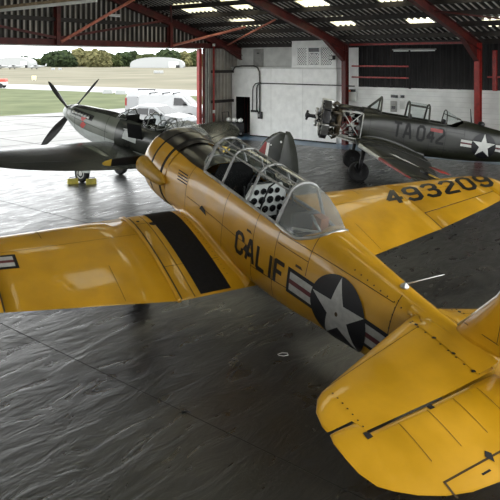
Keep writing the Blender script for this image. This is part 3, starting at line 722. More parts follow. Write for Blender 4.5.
        # tail
        T = [(0.05, 8.0, .18, 8.8, .17, .09), (.8, 8.13, .18, 8.81, .17, .09), (1.3, 8.27, .18, 8.77, .17, .09), (1.55, 8.43, .18, 8.65, .17, .09)]
        q = MB(); surf(q, T, [.05, .5, .8, 1.1, 1.3, 1.45, 1.55], M['spit_green'], s, off=B); q.build('tailplane', root)
    FIN = [(.30, 7.55, 8.80), (.5, 7.90, 8.96), (.8, 8.14, 9.0), (1.1, 8.36, 9.02), (1.3, 8.56, 9.03), (1.42, 8.76, 9.0)]
    RUD = [(-.05, 8.86, 9.38), (.15, 8.84, 9.55), (.5, 8.88, 9.56), (.8, 8.91, 9.48), (1.1, 8.94, 9.36), (1.36, 8.95, 9.22), (1.48, 8.96, 9.10)]
    def vert(tab, zs, th, nm, par):
        q = MB(); rr = []
        for z in zs:
            a, b = interp(tab, z); rr.append([B(a+x*(b-a), h*th*.8, z) for x, h in airfoil(0, 1, 10)])
        q.loft(rr, M['spit_green']); return q.build(nm, par)
    fin = vert(FIN, [.30, .5, .65, .8, 1.0, 1.1, 1.2, 1.3, 1.37, 1.42], .13, 'fin', root); rd = vert(RUD, [-.05, .05, .15, .5, .8, 1.1, 1.25, 1.36, 1.48], .10, 'rudder', fin)
    q = MB()
    for (xa, xb, m) in ((8.30, 8.46, M['red']), (8.46, 8.55, M['white'])):
        q.patch([(xa-.12, .62), (xb, .62), (xb, 1.04), (xa+.10, 1.04)] if m is M['red'] else [(xa, .62), (xb, .62), (xb, 1.04), (xa, 1.04)], lambda p, z: B(p, .078, z), m, 1)
    q.build('fin_flash', fin)
    q = MB(); dots(q, [B(8.90, .07, 1.16)], .035, M['white'], (0, 1, 0)); dots(q, [B(8.6, .075, 1.0)], .025, M['white'], (0, 1, 0)); q.build('rudder_hinge', fin)
    # canopies
    FM = mat('hood_frame_dark', (.10, .105, .095), .4)
    def hood(x0, x1, zt, w, blown, nm, m):
        q = MB(); rr = []; nseg = 10
        for i in range(nseg+1):
            t = i/nseg; X = x0+(x1-x0)*t; hh = zt*math.sin(math.pi*min(1, .16+.72*t if not blown else .10+.84*t))**.6; zb_ = sec(X)[1]-.12; rr.append([B(X, w*math.cos(a)*(.55+.45*hh/zt), zb_+(hh+.12)*math.sin(a)) for a in [math.pi*k/12 for k in range(13)]])
        q.loft(rr, m, False, False, True, closed=False); g = q.build(nm, root, fix=False)
        q = MB(); q.tube([r[0] for r in rr]+[r[-1] for r in reversed(rr)], .02, FM, 6)
        for r in (rr[0], rr[4], rr[-1]): q.tube(r, .018, FM, 6)
        q.build('hood_frame', g)
    # windscreen
    P0 = [B(2.85, .33, .42), B(2.78, .16, .49), B(2.78, -.16, .49), B(2.85, -.33, .42)]; P1 = [B(3.25, .30, .46), B(3.18, .15, .76), B(3.18, -.15, .76), B(3.25, -.30, .46)]
    q = MB(); q.loft([P0, P1], M['glass'], False, False, False, closed=False); ws = q.build('windscreen', root, fix=False)
    q = MB(); q.tube(P0, .018, FM, 6); q.tube(P1, .022, FM, 6)
    for a, b in zip(P0, P1): q.tube([a, b], .018, FM, 6)
    q.build('windscreen_frame', ws)
    hood(3.95, 4.55, .38, .34, False, 'front_hood', M['glass'])
    P2 = [B(4.62, .33, .46), B(4.55, .16, .53), B(4.55, -.16, .53), B(4.62, -.33, .46)]; P3 = [B(4.95, .30, .58), B(4.90, .15, .86), B(4.90, -.15, .86), B(4.95, -.30, .58)]
    q = MB(); q.loft([P2, P3], M['glass'], False, False, False, closed=False); ws = q.build('rear_windscreen', root, fix=False)
    q = MB(); q.tube(P2, .018, FM, 6); q.tube(P3, .022, FM, 6)
    for a, b in zip(P2, P3): q.tube([a, b], .018, FM, 6)
    q.build('windscreen_frame', ws)
    hood(4.95, 6.3, .36, .36, True, 'rear_hood', M['dome_glass'])
    # open cockpit door and bracket
    q = MB(); q.box(B(3.95, .60, .27), (.52, .03, .50), M['interior'], Matrix.Rotation(R(-18), 3, 'X') @ Matrix.Rotation(R(12), 3, 'Z'), bev=.01); d = q.build('cockpit_door', root)
    q = MB(); q.tube([B(3.40, .5, .2), B(3.75, .5, .25)], .015, M['alum']); q.build('door_hinge', d)
    q = MB(); q.patch([(3.35, -.12), (3.95, -.14), (3.95, .16), (3.40, .18)], lambda p, z: side(p, z, .006), M['spit_under'], 2); q.build('door_sill_panel', fus)
    zt_ = -1.85+math.tan(.188)*(8.5-2.2)
    q = MB(); q.tube([B(8.3, 0, -.10), B(8.5, 0, zt_+.14)], .03, M['dark_metal'], 8); g = q.build('tail_wheel_strut', root)
    q = MB(); q.lathe([(-.05, .07), (-.05, .11), (0, .14), (.05, .11), (.05, .07)], M['tyre'], B(8.5, 0, zt_+.14), (0, 1, 0), 18); q.build('tyre', g)
    return root
fighter()
def chock(x, y, rz, label):
    q = MB(); q.prism([(-.16, -.11, 0), (.16, -.11, 0), (.16, -.02, .16), (0.02, -.02, .19), (-.16, -.02, .16)] and [(-.16, -.12, 0), (-.16, .12, 0), (-.16, .03, .17), (-.16, -.03, .17)], (.32, 0, 0), M['chock'])
    o = q.build('wheel_chock'); o.location = (x, y, 0); o.rotation_euler = (0, 0, rz); tag(o, label, 'chock', 'yellow wheel chocks')
    q = MB(); q.tube([(-.10, .0, .17), (-.10, 0, .21), (.10, 0, .21), (.10, 0, .17)], .012, M['dark_metal'], 6); h = q.build('handle', o)
chock(-5.72, 21.45, R(0+25), 'yellow wheel chock in front of the fighter wheel, toward the propeller')
chock(-5.12, 21.42, R(20), 'yellow wheel chock behind the fighter wheel, toward the tail')
# ---------------------------------------------------------------- hangar shell: s along the side wall, t across the span, from the far corner
C0 = Vector((-.37, 35.47, 0)); SA = Vector((.766, -.6428, 0)); TB = Vector((-.6428, -.766, 0)); UP = Vector((0, 0, 1))
def Hp(s, t, z): return C0 + SA*s + TB*t + UP*z
RH = Matrix((SA, TB, UP)).transposed()      # hangar axes: x = s, y = t
M['concrete'] = None
def floor_mat():
    m = bpy.data.materials.new('painted_concrete_floor'); m.use_nodes = True; nt = m.node_tree; n = nt.nodes; l = nt.links; p = n['Principled BSDF']
    tc = n.new('ShaderNodeTexCoord')
    a = n.new('ShaderNodeTexNoise'); a.inputs['Scale'].default_value = .55; a.inputs['Detail'].default_value = 7; a.inputs['Roughness'].default_value = .62; a.inputs['Distortion'].default_value = .6
    b = n.new('ShaderNodeTexNoise'); b.inputs['Scale'].default_value = 5; b.inputs['Detail'].default_value = 8; b.inputs['Roughness'].default_value = .65; b.inputs['Distortion'].default_value = .5
    c = n.new('ShaderNodeTexNoise'); c.inputs['Scale'].default_value = 3.2; c.inputs['Detail'].default_value = 9; c.inputs['Roughness'].default_value = .60; c.inputs['Distortion'].default_value = 1.1
    vr = n.new('ShaderNodeVectorRotate'); vr.rotation_type = 'Z_AXIS'; vr.inputs['Angle'].default_value = R(-50); l.new(tc.outputs['Object'], vr.inputs['Vector'])
    mp = n.new('ShaderNodeMapping'); mp.inputs['Scale'].default_value = (.42, 1.15, 1); l.new(vr.outputs['Vector'], mp.inputs['Vector'])
    l.new(tc.outputs['Object'], a.inputs['Vector'])
    for q in (b, c): l.new(mp.outputs['Vector'], q.inputs['Vector'])
    r = n.new('ShaderNodeValToRGB'); r.color_ramp.elements[0].position = .3; r.color_ramp.elements[1].position = .72
    r.color_ramp.elements[0].color = (.007, .0071, .007, 1); r.color_ramp.elements[1].color = (.022, .0224, .022, 1)
    mx = n.new('ShaderNodeMath'); mx.operation = 'MULTIPLY_ADD'; mx.inputs[1].default_value = .5; l.new(a.outputs['Fac'], mx.inputs[0])
    m2 = n.new('ShaderNodeMath'); m2.operation = 'MULTIPLY'; m2.inputs[1].default_value = .5; l.new(b.outputs['Fac'], m2.inputs[0]); l.new(m2.outputs[0], mx.inputs[2])
    l.new(mx.outputs[0], r.inputs['Fac']); l.new(r.outputs['Color'], p.inputs['Base Color'])
    rr = n.new('ShaderNodeMapRange'); rr.inputs['From Min'].default_value = .35; rr.inputs['From Max'].default_value = .65; rr.inputs['To Min'].default_value = .24; rr.inputs['To Max'].default_value = .46
    l.new(c.outputs['Fac'], rr.inputs['Value']); l.new(rr.outputs['Result'], p.inputs['Roughness'])
    bp = n.new('ShaderNodeBump'); bp.inputs['Strength'].default_value = .48; bp.inputs['Distance'].default_value = .040
    l.new(c.outputs['Fac'], bp.inputs['Height'])
    b2 = n.new('ShaderNodeBump'); b2.inputs['Strength'].default_value = .4; b2.inputs['Distance'].default_value = .012; l.new(b.outputs['Fac'], b2.inputs['Height']); l.new(bp.outputs['Normal'], b2.inputs['Normal'])
    l.new(b2.outputs['Normal'], p.inputs['Normal']); p.inputs['Specular IOR Level'].default_value = .78; p.inputs['Coat Weight'].default_value = .10; p.inputs['Coat Roughness'].default_value = .20; l.new(b2.outputs['Normal'], p.inputs['Coat Normal'])
    return m
M['concrete'] = floor_mat()
M['blue_floor'] = mat('blue_floor_paint', (.09, .16, .25), .35, var=.3, scale=1.5, bump=.1, bscale=6)
M['joint'] = mat('floor_joint', (.012, .012, .012), .8)
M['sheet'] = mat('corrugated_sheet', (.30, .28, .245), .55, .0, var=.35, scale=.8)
M['roof_shade'] = mat('roof_sheet_shaded', (.05, .047, .04), .6, var=.4, scale=.9)
M['sheet_shade'] = mat('wall_sheet_shaded', (.05, .045, .038), .6, var=.4, scale=.9)
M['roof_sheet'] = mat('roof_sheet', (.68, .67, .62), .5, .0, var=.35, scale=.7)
M['block'] = mat('white_blockwork', (.82, .83, .81), .6, var=.12, scale=1.2)
M['purlin'] = mat('purlin_dark', (.022, .017, .014), .6, var=.4, scale=3)
M['dark_clad'] = mat('dark_cladding', (.007, .006, .006), .8, var=.4, scale=2)
M['steel_grey'] = mat('door_grey', (.30, .30, .28), .5, var=.15)
M['pipe'] = mat('conduit_dark', (.05, .048, .045), .5, var=.3)

def quad(m, a, b, c, d): q = MB(); q.face([q.bm.verts.new(v) for v in (a, b, c, d)], m); return q
# floor
q = MB(); q.box((0, 0, -.1), (44, 46, .2), M['concrete'], RH)
fo = Hp(21.9, 22, 0)
for v in q.bm.verts: v.co += fo
for k in (-3, -2, -1, 0, 1, 2):
    t = 17.05+4.62*k; q.bar(Hp(0, t, .0005), Hp(40, t, .0005), .022 if k < 1 else .010, .002, M['joint'])
q.box(Hp(10, .35, .001), (23, 2.2, .003), M['blue_floor'], RH)
struct(q.build('floor', fix=False), 'dark painted concrete hangar floor with a blue band along the wall')
# corrugated sheets
def corr(s0, s1, pitch, depth):
    out = []; s = s0; i = 0
    while s < s1-1e-6:
        out += [(s, 0), (s+pitch*.32, 0), (s+pitch*.5, depth), (s+pitch*.82, depth)]; s += pitch
    return [(min(a, s1), b) for a, b in out] + [(s1, 0)]
GS = -.75                                                   # the plane of the gable
def gable_z(t): return 5.0 + .268*(t if t < 14.2 else 28.4-t)
q = MB()                                                    # gable over the doors, from the header up, and the pier beside the opening
pr = corr(-1.4, 29.0, .27, .11)
top = [Hp(GS-.12-d, t, gable_z(t)) for t, d in pr]; bot = [Hp(GS-.12-d, t, 4.62) for t, d in pr]
q.loft([bot, top], M['sheet'], False, False, False, closed=False, mf=lambda i, k: M['sheet'] if k % 4 in (0, 3) else M['sheet_shade'])  # shade between the gable ribs painted in with a darker sheet colour
pr = corr(-1.4, 2.0, .27, .11)
q.loft([[Hp(GS-.12-d, t, 0) for t, d in pr], [Hp(GS-.12-d, t, 4.62) for t, d in pr]], M['sheet'], False, False, False, closed=False)
struct(q.build('wall_gable', fix=False), 'corrugated steel gable wall above the open hangar doorway')
q = MB()
for z in (3.40, 1.83): q.bar(Hp(GS+.04, -1.0, z), Hp(GS+.04, 1.68, z), .12, .15, M['purlin'])
for z in (5.68,): q.bar(Hp(GS, 3.0, z), Hp(GS, 22, z), .10, .17, M['purlin'])
struct(q.build('trim_1', fix=False), 'dark horizontal sheeting rails on the corrugated gable')
# door header, jamb and stacked door leaves
q = MB(); q.ibeam(Hp(GS+.05, -.9, 4.74), Hp(GS+.05, 28.3, 4.74), .2, .26, M['red_dark']); q.bar(Hp(GS-.02, 2.6, 4.585), Hp(GS-.02, 28.3, 4.585), .30, .05, M['offwhite']); struct(q.build('trim_2', fix=False), 'red steel beam with a pale lower flange across the doorway')
q = MB()
q.bar(Hp(GS, 2.56, 0), Hp(GS, 2.56, 4.6), .20, .18, M['red'], SA); q.bar(Hp(GS+.12, 2.36, 0), Hp(GS+.12, 2.36, 4.6), .08, .12, M['red_dark'], SA)
for i, t in enumerate((1.98, 2.10, 2.22)): q.bar(Hp(GS+.02+.07*i, t, 0), Hp(GS+.02+.07*i, t, 4.6), .10, .06, (M['offwhite'], M['purlin'], M['steel_grey'])[i], SA)
struct(q.build('door_1', fix=False), 'red and grey sliding hangar door leaves folded beside the opening')
q = MB(); q.tube([Hp(GS+.22, 1.72, 0), Hp(GS+.22, 1.72, 4.75)], .05, M['red'], 10); q.tube([Hp(GS+.22, 1.72, 4.72), Hp(GS+.22, 1.72, 4.86)], .08, M['offwhite'], 10); q.tube([Hp(GS+.22, 1.72, 1.25), Hp(GS+.22, 1.72, 1.42)], .07, M['offwhite'], 10); tag(q.build('door_post'), 'thin red steel post standing beside the folded hangar doors', 'post')
# side wall: block plinth, dark cladding above
q = MB(); q.box((0, 0, 0), (16.2, .2, 2.74), M['block'])
for v in q.bm.verts: v.co = Hp(6.2+8.1+v.co.x, -.5+v.co.y, 1.37+v.co.z)
for k in range(13): q.bar(Hp(6.2, -.398, .21*k+.1), Hp(22.4, -.398, .21*k+.1), .004, .010, M['offwhite'])
for i in range(20): q.box(Hp(6.9+.8*i, -.50, 2.76+.01*(i % 3)), (.10+.07*(i % 2), .12, .04+.03*(i % 3)), M['dark_clad'], RH)
struct(q.build('wall_side', fix=False), 'low white painted block wall behind the olive aircraft')
q = MB(); pr = corr(5.9, 22.4, .27, .04)
q.loft([[Hp(s, -.75-d, 2.5) for s, d in pr], [Hp(s, -.75-d, 5.2) for s, d in pr]], M['dark_clad'], False, False, False, closed=False); struct(q.build('wall_cladding', fix=False), 'dark corrugated cladding above the white block wall')
q = MB(); q.box(Hp(6.35, -.55, 2.3), (.75, .08, 4.6), M['white'], RH); struct(q.build('wall_return', fix=False), 'white sheet return beside the office room')
q = MB(); pr = corr(9.4, 25.2, .27, .06)  # unseen wall, left open toward the doors to let more light in
q.loft([[Hp(s, 28.3+d, 0) for s, d in pr], [Hp(s, 28.3+d, 5.0) for s, d in pr]], M['sheet'], False, False, False, closed=False); struct(q.build('wall_opposite', fix=False), 'corrugated steel wall along the opposite side of the hangar')
# office room
q = MB(); W = M['white']
def hb(q, s0, s1, t0, t1, z0, z1, m, bev=0): q.box(Hp((s0+s1)/2, (t0+t1)/2, (z0+z1)/2), (s1-s0, t1-t0, z1-z0), m, RH, bev)
hb(q, -.80, -.52, -2.5, 0, 0, 3.58, W); hb(q, .48, 5.86, -2.5, 0, 0, 3.58, W); hb(q, -.52, .48, -2.5, 0, 2.05, 3.58, W)
hb(q, -.52, .48, -2.5, -1.4, 0, 2.05, M['interior']); hb(q, -.53, -.515, -1.4, -.03, 0, 2.05, M['interior']); hb(q, .475, .49, -1.4, -.03, 0, 2.05, M['interior']); hb(q, -.52, .48, -1.4, -.03, 2.04, 2.06, M['interior']); hb(q, .05, .17, -.6, -.5, 0, 2.04, M['red_dark'])  # near-black liners paint the shade inside the doorway
hb(q, -.80, 5.86, -2.5, .03, 3.56, 3.64, M['offwhite'])
for s in (1.9, 3.9): q.bar(Hp(s, .004, 0), Hp(s, .004, 3.56), .012, .008, M['offwhite'])
hb(q, .48, 5.86, 0, .02, .0, .06, M['dark_clad'])
struct(q.build('wall_office', fix=False), 'white painted office room with a dark doorway under the roof')
q = MB(); hb(q, -1.2, 3.24, -2.3, -.55, 3.64, 5.6, M['offwhite']); hb(q, 3.24, 5.86, -2.3, .02, 3.64, 4.98, W); struct(q.build('wall_upper_office', fix=False), 'white upper storey set back above the office room')
q = MB(); hb(q, .30, .96, -.55, -.50, 3.66, 4.60, M['steel_grey'], .01); o = struct(q.build('door_2', fix=False), 'plain grey door on the ledge over the office')
q = MB(); hb(q, .55, .70, -.50, -.49, 4.35, 4.40, M['letter_dark']); q.build('door_plate', o)
q = MB()
for s0, s1, z0, z1 in ((3.52, 5.70, 3.70, 3.76), (3.52, 5.70, 4.62, 4.68), (3.52, 3.58, 3.7, 4.68), (5.64, 5.70, 3.7, 4.68), (4.18, 4.28, 3.7, 4.68), (4.92, 5.02, 3.7, 4.68), (4.28, 4.92, 4.34, 4.40)): hb(q, s0, s1, .02, .07, z0, z1, W)
wnd = struct(q.build('window_1', fix=False), 'white three-light office window with patterned panes')
pm = mat('lattice_glass', (.09, .10, .10), .3)
for s0, s1, z0, z1 in ((3.60, 4.18, 3.78, 4.60), (4.28, 4.92, 3.78, 4.34), (5.02, 5.64, 3.78, 4.60)):
    q = MB(); hb(q, s0, s1, .021, .030, z0, z1, pm)
    k = -1.0
    while k < 2.0:
        for sg in (1, -1):
            a0 = s0+max(0, k if sg > 0 else k); pts = []
            for u in lin(0, s1-s0, 12):
                z = (z0+sg*(u-k)) if sg > 0 else (z1-(u-k))
                if z0 <= z <= z1: pts.append(Hp(s0+u, .034, z))
            if len(pts) > 1: q.bar(pts[0], pts[-1], .035, .008, M['white'], TB)
        k += .13
    q.build('pane', wnd, fix=False)
q = MB(); hb(q, 4.28, 4.92, .021, .03, 4.40, 4.60, M['dial']); q.build('pane', wnd, fix=False)
# conduits
q = MB(); q.tube([Hp(-.74, .07, 3.36), Hp(-.5, .07, 3.64), Hp(.0, .07, 3.70), Hp(.8, .07, 3.70), Hp(1.05, .07, 3.62), Hp(1.18, .07, 3.40), Hp(1.20, .07, 3.0), Hp(1.20, .07, 1.2)], .035, M['pipe'], 8); tag(q.build('conduit'), 'dark conduit bending down the white office wall from the ledge', 'pipe')
q = MB(); q.tube([Hp(.98, .06, 1.3), Hp(.98, .06, 2.5), Hp(1.04, .06, 2.7), Hp(1.2, .06, 2.78), Hp(1.6, .06, 2.80), Hp(5.9, .06, 2.80), Hp(6.9, .06, 2.78)], .03, M['pipe'], 8); tag(q.build('conduit'), 'long dark conduit running level across the white office wall', 'pipe')
q = MB(); q.tube([Hp(.70, .06, 1.3), Hp(.70, .06, 2.35), Hp(.76, .06, 2.62), Hp(.92, .06, 2.78), Hp(1.25, .05, 2.84)], .025, M['pipe'], 8); tag(q.build('conduit'), 'short dark conduit nearest the office doorway on the white wall', 'pipe')
q = MB(); hb(q, 1.10, 1.34, .0, .12, .95, 1.32, M['dark_metal'], .01); o = q.build('switch_box'); tag(o, 'dark switch box at the foot of the bent conduit', 'switch box')
q = MB(); hb(q, 1.16, 1.24, .12, .15, 1.05, 1.2, M['steel_grey']); q.build('lever', o)
q = MB(); hb(q, .60, 1.06, .0, .09, 1.28, 1.38, M['dark_metal'], .01); o = q.build('junction_box'); tag(o, 'small black junction box under the two curved conduits', 'switch box')
# wall floodlight
q = MB(); hb(q, 5.62, 5.86, .06, .3, 4.02, 4.22, M['dark_metal'], .03); o = q.build('floodlight'); tag(o, 'small black floodlight beside the office window', 'lamp')
q = MB(); hb(q, 5.65, 5.83, .30, .31, 4.05, 4.19, M['offwhite']); q.build('lamp_glass', o)
# handrails, boxes and signs on the side wall
q = MB()
for z, m in ((3.72, M['red']), (3.2, M['red'])): q.bar(Hp(6.55, -.28, z), Hp(9.53, -.28, z), .06, .07, m)
for s in (9.53,): q.bar(Hp(s, -.28, 2.72), Hp(s, -.28, 4.5), .07, .09, M['dark_clad'])
tag(q.build('wall_rail'), 'two red horizontal rails with a dark upright above the block wall', 'rail')
q = MB(); q.bar(Hp(13.0, -.28, 3.3), Hp(18.5, -.28, 3.3), .06, .07, M['red']); q.bar(Hp(13.3, -.28, 2.74), Hp(13.3, -.28, 4.4), .10, .16, M['red']); tag(q.build('wall_rail'), 'red upright and rail beyond the right-hand red column', 'rail')
q = MB(); hb(q, 6.42, 6.78, -.37, -.2, 2.05, 2.5, M['offwhite'], .015); o = q.build('alarm_box'); tag(o, 'small pale alarm box with a red lamp beside the red column', 'switch box')
q = MB(); hb(q, 6.46, 6.70, -.36, -.2, 2.5, 2.62, M['dark_metal']); q.build('bracket', o)
q = MB(); q.lathe([(0, .05), (.06, .05), (.09, .02)], mat('amber_lamp', (.6, .10, .02), .3), Hp(6.5, -.16, 2.55), TB, 12); q.build('lamp', o)
for i, (s, z, w, h, m) in enumerate(((8.72, 2.36, .34, .13, 'dial'), (9.12, 2.36, .20, .13, 'dial'), (8.68, 1.90, .30, .5, 'steel_grey'), (9.12, 1.98, .26, .36, 'offwhite'))):
    q = MB(); hb(q, s-w/2, s+w/2, -.385, -.355, z-h/2, z+h/2, M[m], .006); o = q.build(('wall_sign', 'wall_sign', 'fuse_box', 'notice_sheet')[i])
    tag(o, ('wider dark sign high on the block wall above the fuse box', 'narrow dark sign beside the wider one on the block wall', 'grey fuse box on the white block wall behind the windscreen', 'pale notice sheet on the block wall beside the fuse box')[i], ('sign', 'sign', 'fuse box', 'notice')[i])
    if i == 2:
        q = MB(); hb(q, s-.1, s+.1, -.36, -.345, z-.12, z+.02, M['dial']); q.build('cover', o)
q = MB(); hb(q, 8.70, 10.75, -.35, -.2, 4.44, 4.50, M['steel_grey']); o = q.build('strip_light'); tag(o, 'unlit fluorescent strip light hung along the dark side cladding', 'lamp')
q = MB(); q.tube([Hp(8.74, -.27, 4.41), Hp(10.71, -.27, 4.41)], .022, M['white'], 8); q.build('tube', o)
for s in (8.9, 10.5):
    q = MB(); q.tube([Hp(s, -.27, 4.5), Hp(s, -.27, 4.95)], .01, M['dark_metal'], 6); q.build('hanger', o)
q = MB(); hb(q, GS+.02, GS+.12, 7.75, 8.45, 5.97, 6.06, M['offwhite']); o = q.build('strip_light'); tag(o, 'small white strip light on the corrugated gable above the doorway', 'lamp')
q = MB(); q.tube([Hp(GS+.14, 7.8, 5.95), Hp(GS+.14, 8.4, 5.95)], .02, M['white'], 8); q.build('tube', o)
for t, z in ((6.05, 5.22), (6.0, 5.0)):
    pass
# ---------------------------------------------------------------- steel frames
def roof_z(t): return 5.0+.268*(t if t < 14.2 else 28.4-t)
names = ['at the far gable', 'beside the office room', 'behind the olive aircraft tail', 'over the near bay', 'at the near end']
for i, s in enumerate((-.60, 6.36, 12.72, 19.08, 25.1)):
    tc_ = -.85 if i == 0 else .02
    fr = empty('portal_frame', Hp(s, .1, 0)); struct(fr, 'dark red steel portal frame ' + names[i])
    inv = Matrix.Translation(-Hp(s, .1, 0)); m = M['red_dark']; mc = M['red'] if i == 2 else M['red_dark']
    q = MB(); q.ibeam(Hp(s, tc_, 0), Hp(s, tc_, 4.7), .22, .30, mc, TB, tf=.024); q.bm.transform(inv); q.build('column', fr, fix=False)
    q = MB(); dz = -.41; q.ibeam(Hp(s, tc_-.12, roof_z(tc_-.12)+dz), Hp(s, 14.2, roof_z(14.2)+dz), .20, .36, m, UP, tf=.024); q.bm.transform(inv); q.build('rafter', fr, fix=False)
    q = MB()
    for w in (-.1, .1):
        pass
    P = [Hp(s-.012, tc_+.13, 3.95), Hp(s-.012, tc_+1.7, roof_z(tc_+1.7)-.58), Hp(s-.012, tc_+.13, roof_z(tc_+.13)-.58)]; q.prism(P, SA*.024, m)
    q.bar(P[0], P[1], .20, .024, m, UP); q.bm.transform(inv); q.build('haunch', fr, fix=False)
    if True:
        q = MB(); q.ibeam(Hp(s, 14.2, roof_z(14.2)+dz), Hp(s, 28.4, roof_z(28.4)+dz), .20, .36, m, UP, tf=.024); q.bm.transform(inv); q.build('rafter', fr, fix=False)
    if i == 0:
        for t in (4.74, 11.07, 17.4): 
            q = MB(); q.ibeam(Hp(s, t, 4.6), Hp(s, t, roof_z(t)-.5), .18, .24, m, SA, tf=.02); q.bm.transform(inv); q.build('gable_post', fr, fix=False)
        for (t0, z0, t1, z1) in ((11.0, 4.92, 4.93, 5.94), (14.0, 5.34, 11.2, 4.92), (17.0, 5.9, 14.0, 5.34)):
            q = MB(); q.bar(Hp(s+.1, t0, z0), Hp(s+.1, t1, z1), .07, .10, m); q.bm.transform(inv); q.build('gable_brace', fr, fix=False)
# wind braces, the doorway's light painted in as a paler red
M['red_lit'] = mat('red_paint_lit', (.60, .20, .13), .45, var=.2, scale=4)
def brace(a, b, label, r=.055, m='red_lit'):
    q = MB(); q.tube([a, b], r, M[m], 8); tag(q.build('roof_brace'), label, 'brace', None)
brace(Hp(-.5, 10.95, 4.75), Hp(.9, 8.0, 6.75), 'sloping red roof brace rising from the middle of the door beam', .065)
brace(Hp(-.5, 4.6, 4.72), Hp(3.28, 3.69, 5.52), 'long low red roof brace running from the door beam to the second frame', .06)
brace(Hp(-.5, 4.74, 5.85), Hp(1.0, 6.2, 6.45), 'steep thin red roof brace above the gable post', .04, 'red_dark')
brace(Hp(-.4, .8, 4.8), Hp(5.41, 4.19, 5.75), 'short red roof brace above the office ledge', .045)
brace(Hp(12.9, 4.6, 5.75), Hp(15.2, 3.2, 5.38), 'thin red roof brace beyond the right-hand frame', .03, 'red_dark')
# purlins
pts = [(t, 'purlin') for t in (-1.2, -.35, .65, 1.95, 3.2, 4.5, 5.8, 7.1, 8.4, 9.7, 11.0, 12.3, 13.7, 16.1, 18.0, 19.9, 21.8, 23.7, 25.6, 27.5)]
for i, (t, m) in enumerate(pts):
    q = MB(); h = .20 if m == 'purlin' else .13; z = roof_z(t)-.03-h/2; q.bar(Hp(-.8, t, z), Hp(25.2, t, z), .07, h, M[m]); q.bar(Hp(-.8, t+.05, z-h/2), Hp(25.2, t+.05, z-h/2), .12, .012, M[m])
    struct(q.build('trim_%d' % (i+3), fix=False), 'roof purlin')
q = MB(); q.bar(Hp(6.45, -.25, 4.73), Hp(12.6, -.25, 4.73), .09, .09, M['red']); struct(q.build('trim_30', fix=False), 'red eaves strut between the two right-hand frames')
# roof sheets with translucent roof lights
lights = [(3.0, 3.9), (5.4, 6.6), (7.6, 8.5), (10.2, 11.4), (12.1, 13.0), (14.0, 15.2)]
def skylight_mat():
    m = bpy.data.materials.new('translucent_roof_light'); m.use_nodes = True; nt = m.node_tree; n = nt.nodes; l = nt.links; n.clear(); o = n.new('ShaderNodeOutputMaterial')
    a = n.new('ShaderNodeBsdfTransparent'); a.inputs['Color'].default_value = (.92, .88, .70, 1); b = n.new('ShaderNodeBsdfTranslucent'); b.inputs['Color'].default_value = (.92, .88, .68, 1)
    mx = n.new('ShaderNodeMixShader'); mx.inputs['Fac'].default_value = .55; l.new(a.outputs[0], mx.inputs[1]); l.new(b.outputs[0], mx.inputs[2]); l.new(mx.outputs[0], o.inputs['Surface']); return m
SKY = skylight_mat()
sky_rects = [(7.1, 8.2, 1.85, 2.95), (10.6, 11.6, 1.5, 2.3), (13.6, 14.6, 1.1, 1.9), (7.2, 8.3, 4.3, 5.35), (10.7, 11.7, 4.3, 5.35), (13.8, 14.8, 4.3, 5.35), (.6, 2.5, 4.6, 5.75), (1.9, 3.4, 2.4, 3.4), (3.7, 4.7, 4.6, 5.8), (16.8, 17.9, 4.3, 5.35), (3.6, 4.8, 7.2, 12.0), (7.2, 8.3, 7.2, 12.0), (10.7, 11.7, 7.2, 12.0), (13.8, 14.8, 7.2, 12.0)]  # the long rows up the slope are unseen, added to light the far wall
sky_rects += [(s0, s0+1.0, t0, t0+1.6) for s0 in (2.4, 5.9, 9.4, 12.9, 16.4) for t0 in (16.4, 21.0)]
tb = sorted({-1.5, -.7, .2, 14.2, 29.0} | {round(r_[k], 3) for r_ in sky_rects for k in (2, 3)})
pr = corr(-1.0, 25.2, .27, .14)
q = MB(); rings = [[Hp(s, t, roof_z(t)+d) for s, d in pr] for t in tb]
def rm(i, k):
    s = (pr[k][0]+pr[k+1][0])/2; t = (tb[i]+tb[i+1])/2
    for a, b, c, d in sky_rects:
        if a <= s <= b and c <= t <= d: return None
    return M['roof_sheet'] if k % 4 in (0, 3) else M['roof_shade']  # pale and dark faces paint the lit and shaded sides of roof ribs
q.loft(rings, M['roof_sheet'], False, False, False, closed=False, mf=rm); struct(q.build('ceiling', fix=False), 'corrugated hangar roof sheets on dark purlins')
for i, (a, b, c, d) in enumerate(sky_rects):
    q = MB(); pp = [(s, dd) for s, dd in pr if a-.27 <= s <= b+.27]
    q.loft([[Hp(s, t, roof_z(t)+dd+.012) for s, dd in pp] for t in (c-.1, d+.1)], SKY, False, False, False, closed=False); struct(q.build('window_%d' % (i+2), fix=False), 'translucent corrugated roof light')
# pale timber and pipe hung near the doors
q = MB(); q.bar(Hp(-.4, 14, 5.83), Hp(5.9, 14, 5.87), .09, .10, M['offwhite']); q.bar(Hp(-.4, 14.02, 5.93), Hp(5.9, 14.02, 5.97), .16, .10, mat('timber_batten', (.20, .15, .09), .7, var=.3)); o = q.build('cable_tray'); tag(o, 'pale timber-backed cable tray hung level below the roof at upper left', 'cable tray')
for s_ in (.3, 3.0, 5.6):
    q = MB(); q.tube([Hp(s_, 14.02, 6.0), Hp(s_, 14.02, roof_z(14.02)-.02)], .012, M['dark_metal'], 6); q.build('hanger', o)
